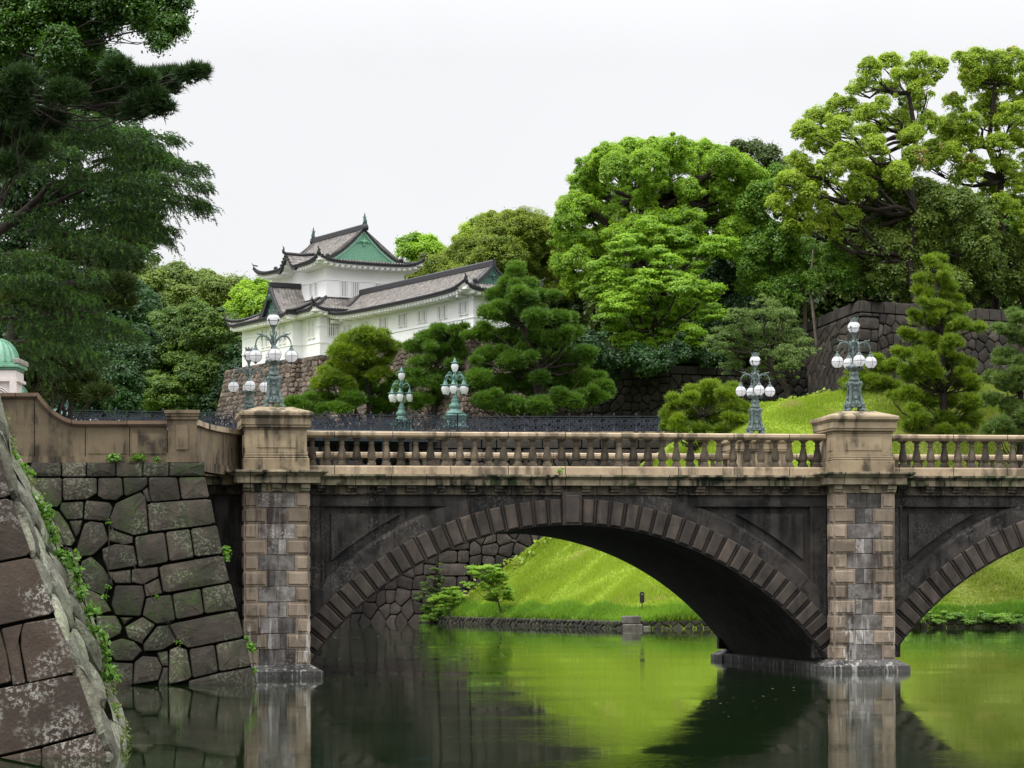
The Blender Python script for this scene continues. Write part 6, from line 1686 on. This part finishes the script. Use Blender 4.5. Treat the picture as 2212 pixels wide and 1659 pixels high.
# ------------------------------------------------------------------ near trees at the left
NG = 'large trees over the left bank'
L7 = .5535
def z7(*t): return [(x*L7, y*L7, r*L7) for x, y, r in t]
make_tree('near_camphor', 'glossy broad leaved branches hanging in from the top left corner', NG, 60,
  z7((40,30,110),(140,20,110),(240,30,110),(330,30,100),(420,30,80),(500,20,90),(580,40,80),(650,40,75),(690,30,55),(600,110,60),(670,110,50),(100,130,110),(200,130,110),(300,120,100),(380,120,80),(430,90,70),(620,170,35),(240,210,80),(340,190,60),(30,170,80),(640,140,40),(545,90,40)),
  [(-60, 300), (-40, 100), (60, 20), (160, -30)], .3, M['nearleaf'], 61, rc=.26, leaf=.055, n=110, dens=1.3, depth=.8, gz=6, limb_r=.12, twigs=.1, flat=.9)
make_tree('near_pine', 'dark pine with a long bough reaching right against the sky, under the broad leaved branches', NG, 76,
  z7((620,310,35),(680,305,35),(730,300,28),(770,290,20),(560,320,50),(640,350,40),(600,390,50),(500,340,60),(540,440,60),(620,430,35),(460,280,50),(420,360,70),(480,430,60),(340,300,70),(360,400,70),(300,240,60),(230,290,70),(260,380,70),(150,280,70),(80,330,80),(40,430,80),(100,480,70),(60,560,80),(130,600,60),(40,660,60),(200,480,60),(20,250,70)),
  [(-60, 900), (-50, 500), (10, 200), (150, 130)], .35, M['pine_dark'], 62, kind='needle', leaf=.26, flat=.6, rc=.34, n=60, dens=1.5, depth=.8, asp=.8, gz=6, limb_r=.14, twigs=.1)
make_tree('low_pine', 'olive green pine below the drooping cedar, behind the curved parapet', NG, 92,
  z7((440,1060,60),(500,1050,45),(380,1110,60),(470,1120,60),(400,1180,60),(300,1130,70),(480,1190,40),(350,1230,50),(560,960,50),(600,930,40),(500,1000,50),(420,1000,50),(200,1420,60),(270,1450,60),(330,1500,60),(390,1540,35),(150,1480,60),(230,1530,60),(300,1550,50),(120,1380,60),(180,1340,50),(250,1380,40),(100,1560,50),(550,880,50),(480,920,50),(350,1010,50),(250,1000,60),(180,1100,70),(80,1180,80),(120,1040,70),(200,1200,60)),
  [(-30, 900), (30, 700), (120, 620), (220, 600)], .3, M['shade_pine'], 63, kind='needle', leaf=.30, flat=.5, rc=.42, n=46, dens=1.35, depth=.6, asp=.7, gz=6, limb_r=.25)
# cedar: curved boughs with drooping sprays
def cedar(label, Y, boughs, seed):
    g = np.random.default_rng(seed); rd = random.Random(seed)
    base = P(-40, 880, Y); base.z = 5.9
    root = empty('cedar_tree', base, 0, label, 'tree', NG); S = Y/F
    V = []; T = []; tb = MB()
    for (x0, y0, x1, y1, wd, drop, ym) in boughs:
        A_ = P(x0, y0, Y + rd.uniform(-1.5, 1.5)); B_ = P(x1, y1, Y - 1 + rd.uniform(-2.5, 2)); L = (B_ - A_).length
        arch = ym*S; n = 14; pts = []
        for i in range(n + 1):
            t = i/n; q = A_.lerp(B_, t); q.z += arch*math.sin(math.pi*t**.8) ; pts.append(q)
        tb.tube([p - base for p in pts], [.055*(1 - .85*i/n) + .006 for i in range(n + 1)], 6)
        w_ = wd*S; tbase = rd.uniform(.2, .8)
        ns = int(L*110)
        for k in range(ns):
            t = g.random()**.75; q = pts[min(n-1, int(t*n))].lerp(pts[min(n, int(t*n) + 1)], t*n % 1)
            wide = w_*(.35 + .9*math.sin(math.pi*min(1, t*.85 + .1)))
            s_ = np.array([g.normal(0, .3)*wide + (.35*wide if t > .8 else 0), g.normal(0, 1.0)*wide, 0]); r_ = np.linalg.norm(s_[:2])
            o_ = np.array(q) + s_; o_[2] += -.13*r_*r_/max(wide, .1) + g.normal(0, .035)
            top_ = g.random() < .30; o_[2] += .10 if top_ else -.04; tn_ = (.62 + .25*tbase if top_ else .08) + g.normal(0, .1)  # upper sprays tinted bright, lower ones dark: tier light and shade painted in
            dirx = nrmz(np.array([s_[0] + .5*wide*rd.uniform(.2, 1), s_[1]*.8, -.12]) + g.normal(0, .12, 3))
            Ls = drop*S*g.uniform(.3, .75); m_ = 6
            for j in range(m_):          # spray bends over and hangs
                f0 = j/m_; p0 = o_ + dirx*Ls*(f0*(1 - .45*f0)) + np.array([0, 0, -Ls*.42*f0**2])
                for h in range(3):
                    dd = nrmz(dirx*(1 - .45*f0) + np.array([0, 0, -.5*f0 + .05]) + g.normal(0, .33, 3)); sd_ = nrmz(np.cross(dd, g.normal(size=3)))
                    ln = .11*(1.15 - .5*f0)
                    V.append((p0 - sd_*.014, p0 + sd_*.014, p0 + dd*ln)); T.append(tn_ + .15*f0)
    V = np.array(V).reshape(-1, 3)
    mesh_np('crown', V - np.array(base), np.arange(len(V)).reshape(-1, 3), M['cedar'], root, np.clip(T, 0, 1))
    t0 = [Vector(P(x, y, Y)) - base for x, y in ((-45, 880), (-45, 600), (-40, 300), (-35, 50))]
    tb.tube(t0, [.5, .42, .35, .25], 10)
    for (x0, y0, x1, y1, r_) in ((-40, 520, 60, 450, .2), (60, 450, 110, 390, .13), (60, 455, 180, 410, .09), (110, 425, 150, 385, .07), (-40, 300, 60, 260, .15)):
        tb.tube([P(x0, y0, Y) - base, P((x0+x1)/2, (y0+y1)/2 + 6, Y - .3) - base, P(x1, y1, Y - .5) - base], [r_, r_*.85, r_*.6], 7)
    tb.build('trunk', M['bark'], root)
bl = []
for (x0, y0, x1, y1, wd, dr, ym) in [
    (-20,200,190,215,60,34,25),(60,240,215,262,50,34,12),(0,260,330,320,60,36,30),(120,290,372,300,60,38,14),(150,270,365,350,50,38,10),(40,310,395,372,60,40,32),(200,350,428,362,60,44,14),
    (180,380,436,402,50,44,14),(100,400,430,440,60,46,26),(230,440,436,446,50,46,10),(60,450,360,500,60,44,20),(200,450,330,470,50,40,10),(180,470,350,520,60,44,16),(60,500,250,560,70,44,20),(150,520,310,545,60,40,12),
    (-20,560,80,560,60,40,12),(-20,620,90,600,60,40,12),(0,690,150,735,60,44,16),(60,710,285,722,70,44,12),(20,740,200,770,60,40,10),(-20,660,60,680,50,40,8),(120,690,250,700,60,40,10),
    (-20,330,150,330,60,40,20),(-20,400,150,360,60,40,20),(-20,470,120,500,60,40,16),(40,560,200,600,60,40,14),(-20,760,110,800,60,44,10),(80,620,180,650,60,40,10)]:
    bl.append((x0, y0, x1, y1, wd, dr, ym))
cedar('large cedar with long drooping layered boughs at the left, in front of the olive pine', 84, bl, 71)
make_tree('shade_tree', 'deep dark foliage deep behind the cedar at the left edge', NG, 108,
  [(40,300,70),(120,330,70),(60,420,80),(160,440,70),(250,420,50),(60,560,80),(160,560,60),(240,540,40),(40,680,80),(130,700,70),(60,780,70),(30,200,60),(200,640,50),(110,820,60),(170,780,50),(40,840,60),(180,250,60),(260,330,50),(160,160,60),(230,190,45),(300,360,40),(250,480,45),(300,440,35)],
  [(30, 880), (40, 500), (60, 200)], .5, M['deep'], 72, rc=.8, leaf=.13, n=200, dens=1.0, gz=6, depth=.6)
# ------------------------------------------------------------------ plants growing on the walls
def plant(name, label, pts3, mat, seed, size=.05, n=40, r_=.14, group=None, cat='plant'):
    g = np.random.default_rng(seed); c = np.array([tuple(p) for p in pts3]); base = Vector(c[0])
    v, f, idx = leaves_on(c, np.full(len(c), r_)*g.uniform(.6, 1.4, len(c)), n, size, g, up=.5, rough=.9, aspect=.6, shell=.8)
    root = empty(name, base, 0, label, cat, group)
    mesh_np('leaves', v - np.array(base), f, mat, root, g.random(len(idx)))
    st = MB()
    for i in range(len(c) - 1):
        if name in ('creeping_vine', 'weed', 'fern') and len(c) < 40 or name == 'creeping_vine': st.tube([Vector(c[i]) - base, Vector(c[i+1]) - base], .010, 4)
    if len(c) == 1 or not st.v: st.tube([Vector((0, 0, -.1)), Vector((0, 0, .1))], .012, 4)
    st.build('stems', M['bark'], root)
M['ivy'] = leafmat('bright_ivy', (.07, .18, .012), (.15, .30, .03), .45)
M['moss'] = leafmat('moss_tufts', (.10, .15, .02), (.2, .24, .06), .3)
vine = [(45,140),(60,170),(80,190),(100,215),(130,240),(90,270),(110,300),(120,330),(150,380),(170,395),(190,410),(215,420),(185,440),(205,460),(225,480),(235,510),(250,530),(230,450),(260,560),(285,620),(300,640),(320,660),(335,690),(355,700),(375,720),(370,750),(385,800),(395,830),(400,850),(430,900),(455,910),(420,930),(400,970),(440,990),(460,1000),(480,1010),(490,1050),(500,1080),(515,1110),(510,1140),(520,1180),(535,1200),(545,1230),(520,1230),(350,650),(240,420),(150,350)]
def vp(x, y, dz=0):
    q = z5(x, y); a, b = ray(*q); Y = (42.6 + NB*H*.8)/(1 - NB*.8*b); return Vector((a*Y, Y, H + b*Y))
plant('creeping_vine', 'bright green creeper trailing down the far edge of the near corner wall', [vp(x, y) for x, y in vine], M['ivy'], 81, .055, 26, .13)
g_ = random.Random(5)
mossp = []
for i in range(70):
    z = g_.uniform(-.0, 5.6); u = g_.uniform(2.6, 4.2)
    mossp.append(side1(u, z + .6, .06))
plant('moss_cushion', 'yellowish moss and small weeds in the joints of the weathered side of the near wall', mossp, M['moss'], 82, .035, 30, .10)
plant('weed', 'small fern in the near corner wall just above the water', [vp(500, 1350), vp(510, 1370), vp(525, 1385), vp(490, 1360), vp(515, 1460), vp(505, 1455)], M['ivy'], 83, .05, 24, .12)
def q2(x, y, d=.1): return wall2(x, y, d)
plant('fern', 'fern at the foot of the parapet, nearer to the curved coping', [pp(246, 992) + nb_*.12, pp(240, 995) + nb_*.15, pp(254, 993) + nb_*.15], M['ivy'], 84, .06, 26, .13)
plant('fern', 'brighter fern at the foot of the parapet, nearer to the square post', [pp(295, 989) + nb_*.12, pp(288, 993) + nb_*.15, pp(303, 991) + nb_*.15], M['ivy'], 85, .06, 30, .15)
plant('fern', 'tiny fern just left of the square parapet post', [pp(339, 995) + nb_*.14], M['ivy'], 86, .045, 26, .1)
plant('weed', 'bright weed growing from the upper right edge of the mossy moat wall', [wall2(486, 1188, -.1), wall2(490, 1195, -.1), wall2(492, 1205, -.1), wall2(487, 1210, -.1)], M['ivy'], 87, .055, 28, .12)
plant('weed', 'bright weed growing from the lower right edge of the mossy moat wall', [wall2(531, 1380, -.1), wall2(538, 1392, -.1), wall2(541, 1402, -.1), wall2(546, 1408, -.1), wall2(548, 1450, -.05)], M['ivy'], 88, .055, 28, .12)
plant('weed', 'small tuft on the ledge of the stone balustrade near the middle of the arch', [BW((1198-598)/72.6 + .25, .62, 6.05)], M['ivy'], 89, .045, 40, .12)
plant('weed', 'small weeds in the joint beside the leaf green tuft on the moat wall', [wall2(340, 1290, .12), wall2(385, 1388, .12), wall2(236, 1130, .12), wall2(234, 1270, .12), wall2(228, 1290, .12)], M['ivy'], 90, .04, 22, .09)
# fern tufts along the grass beside the abutment
fern = []
for i in range(60):
    k = g_.random(); X = -3.5 + k*17; Yq = 188.9 - g_.uniform(.3, 2.2); fern.append((X, Yq, hill_z(Yq, X) + .25))
plant('bracken', 'pale bracken fronds along the line where the grass meets the abutment', [Vector(p) for p in fern], M['blade'], 91, .16, 16, .4, cat='ferns')
fern = []
for i in range(46):
    Xq = g_.uniform(18, 24); Yq = g_.uniform(186, 196); fern.append((Xq, Yq, hill_z(Yq, Xq) + .2))
plant('bracken', 'pale bracken fronds on the grass below the dark wall corner', [Vector(p) for p in fern], M['blade'], 92, .16, 16, .4, cat='ferns')

# ------------------------------------------------------------------ far woods closing the view behind the trees
def woods(name, label, spans, mat, seed):
    g = np.random.default_rng(seed); cen = []; rad = []; tn = []
    for (x0, x1, ytop, ybot, Y, n) in spans:
        for _ in range(n):
            x = g.uniform(x0, x1); top = ytop + 14*math.sin(x*.045 + seed) + 8*math.sin(x*.13)
            y = top + (ybot - top)*g.random()**1.2; cen.append(tuple(P(x, y, Y + g.uniform(-7, 7)))); rad.append(g.uniform(.8, 1.7)); tn.append(g.random())
    cen = np.array(cen); rad = np.array(rad); v, f, idx = leaves_on(cen, rad, 150, .26, g, aspect=.6)
    o = mesh_np(name, v, f, mat, None, np.clip(np.array(tn)[idx] + g.normal(0, .1, len(idx)), 0, 1))
    o['kind'] = 'stuff'; o['label'] = label; o['category'] = 'woods'
woods('far_woods', 'dim mass of woodland behind the trees on the right hand hill', [(1130, 1340, 615, 820, 250, 420), (1290, 1760, 560, 790, 236, 850), (1700, 2260, 500, 690, 240, 900)], M['olive'], 3)
woods('far_woods', 'dim mass of woodland behind the trees left of the castle', [(-60, 330, 640, 900, 275, 700), (330, 560, 740, 905, 285, 330)], M['deep'], 4)
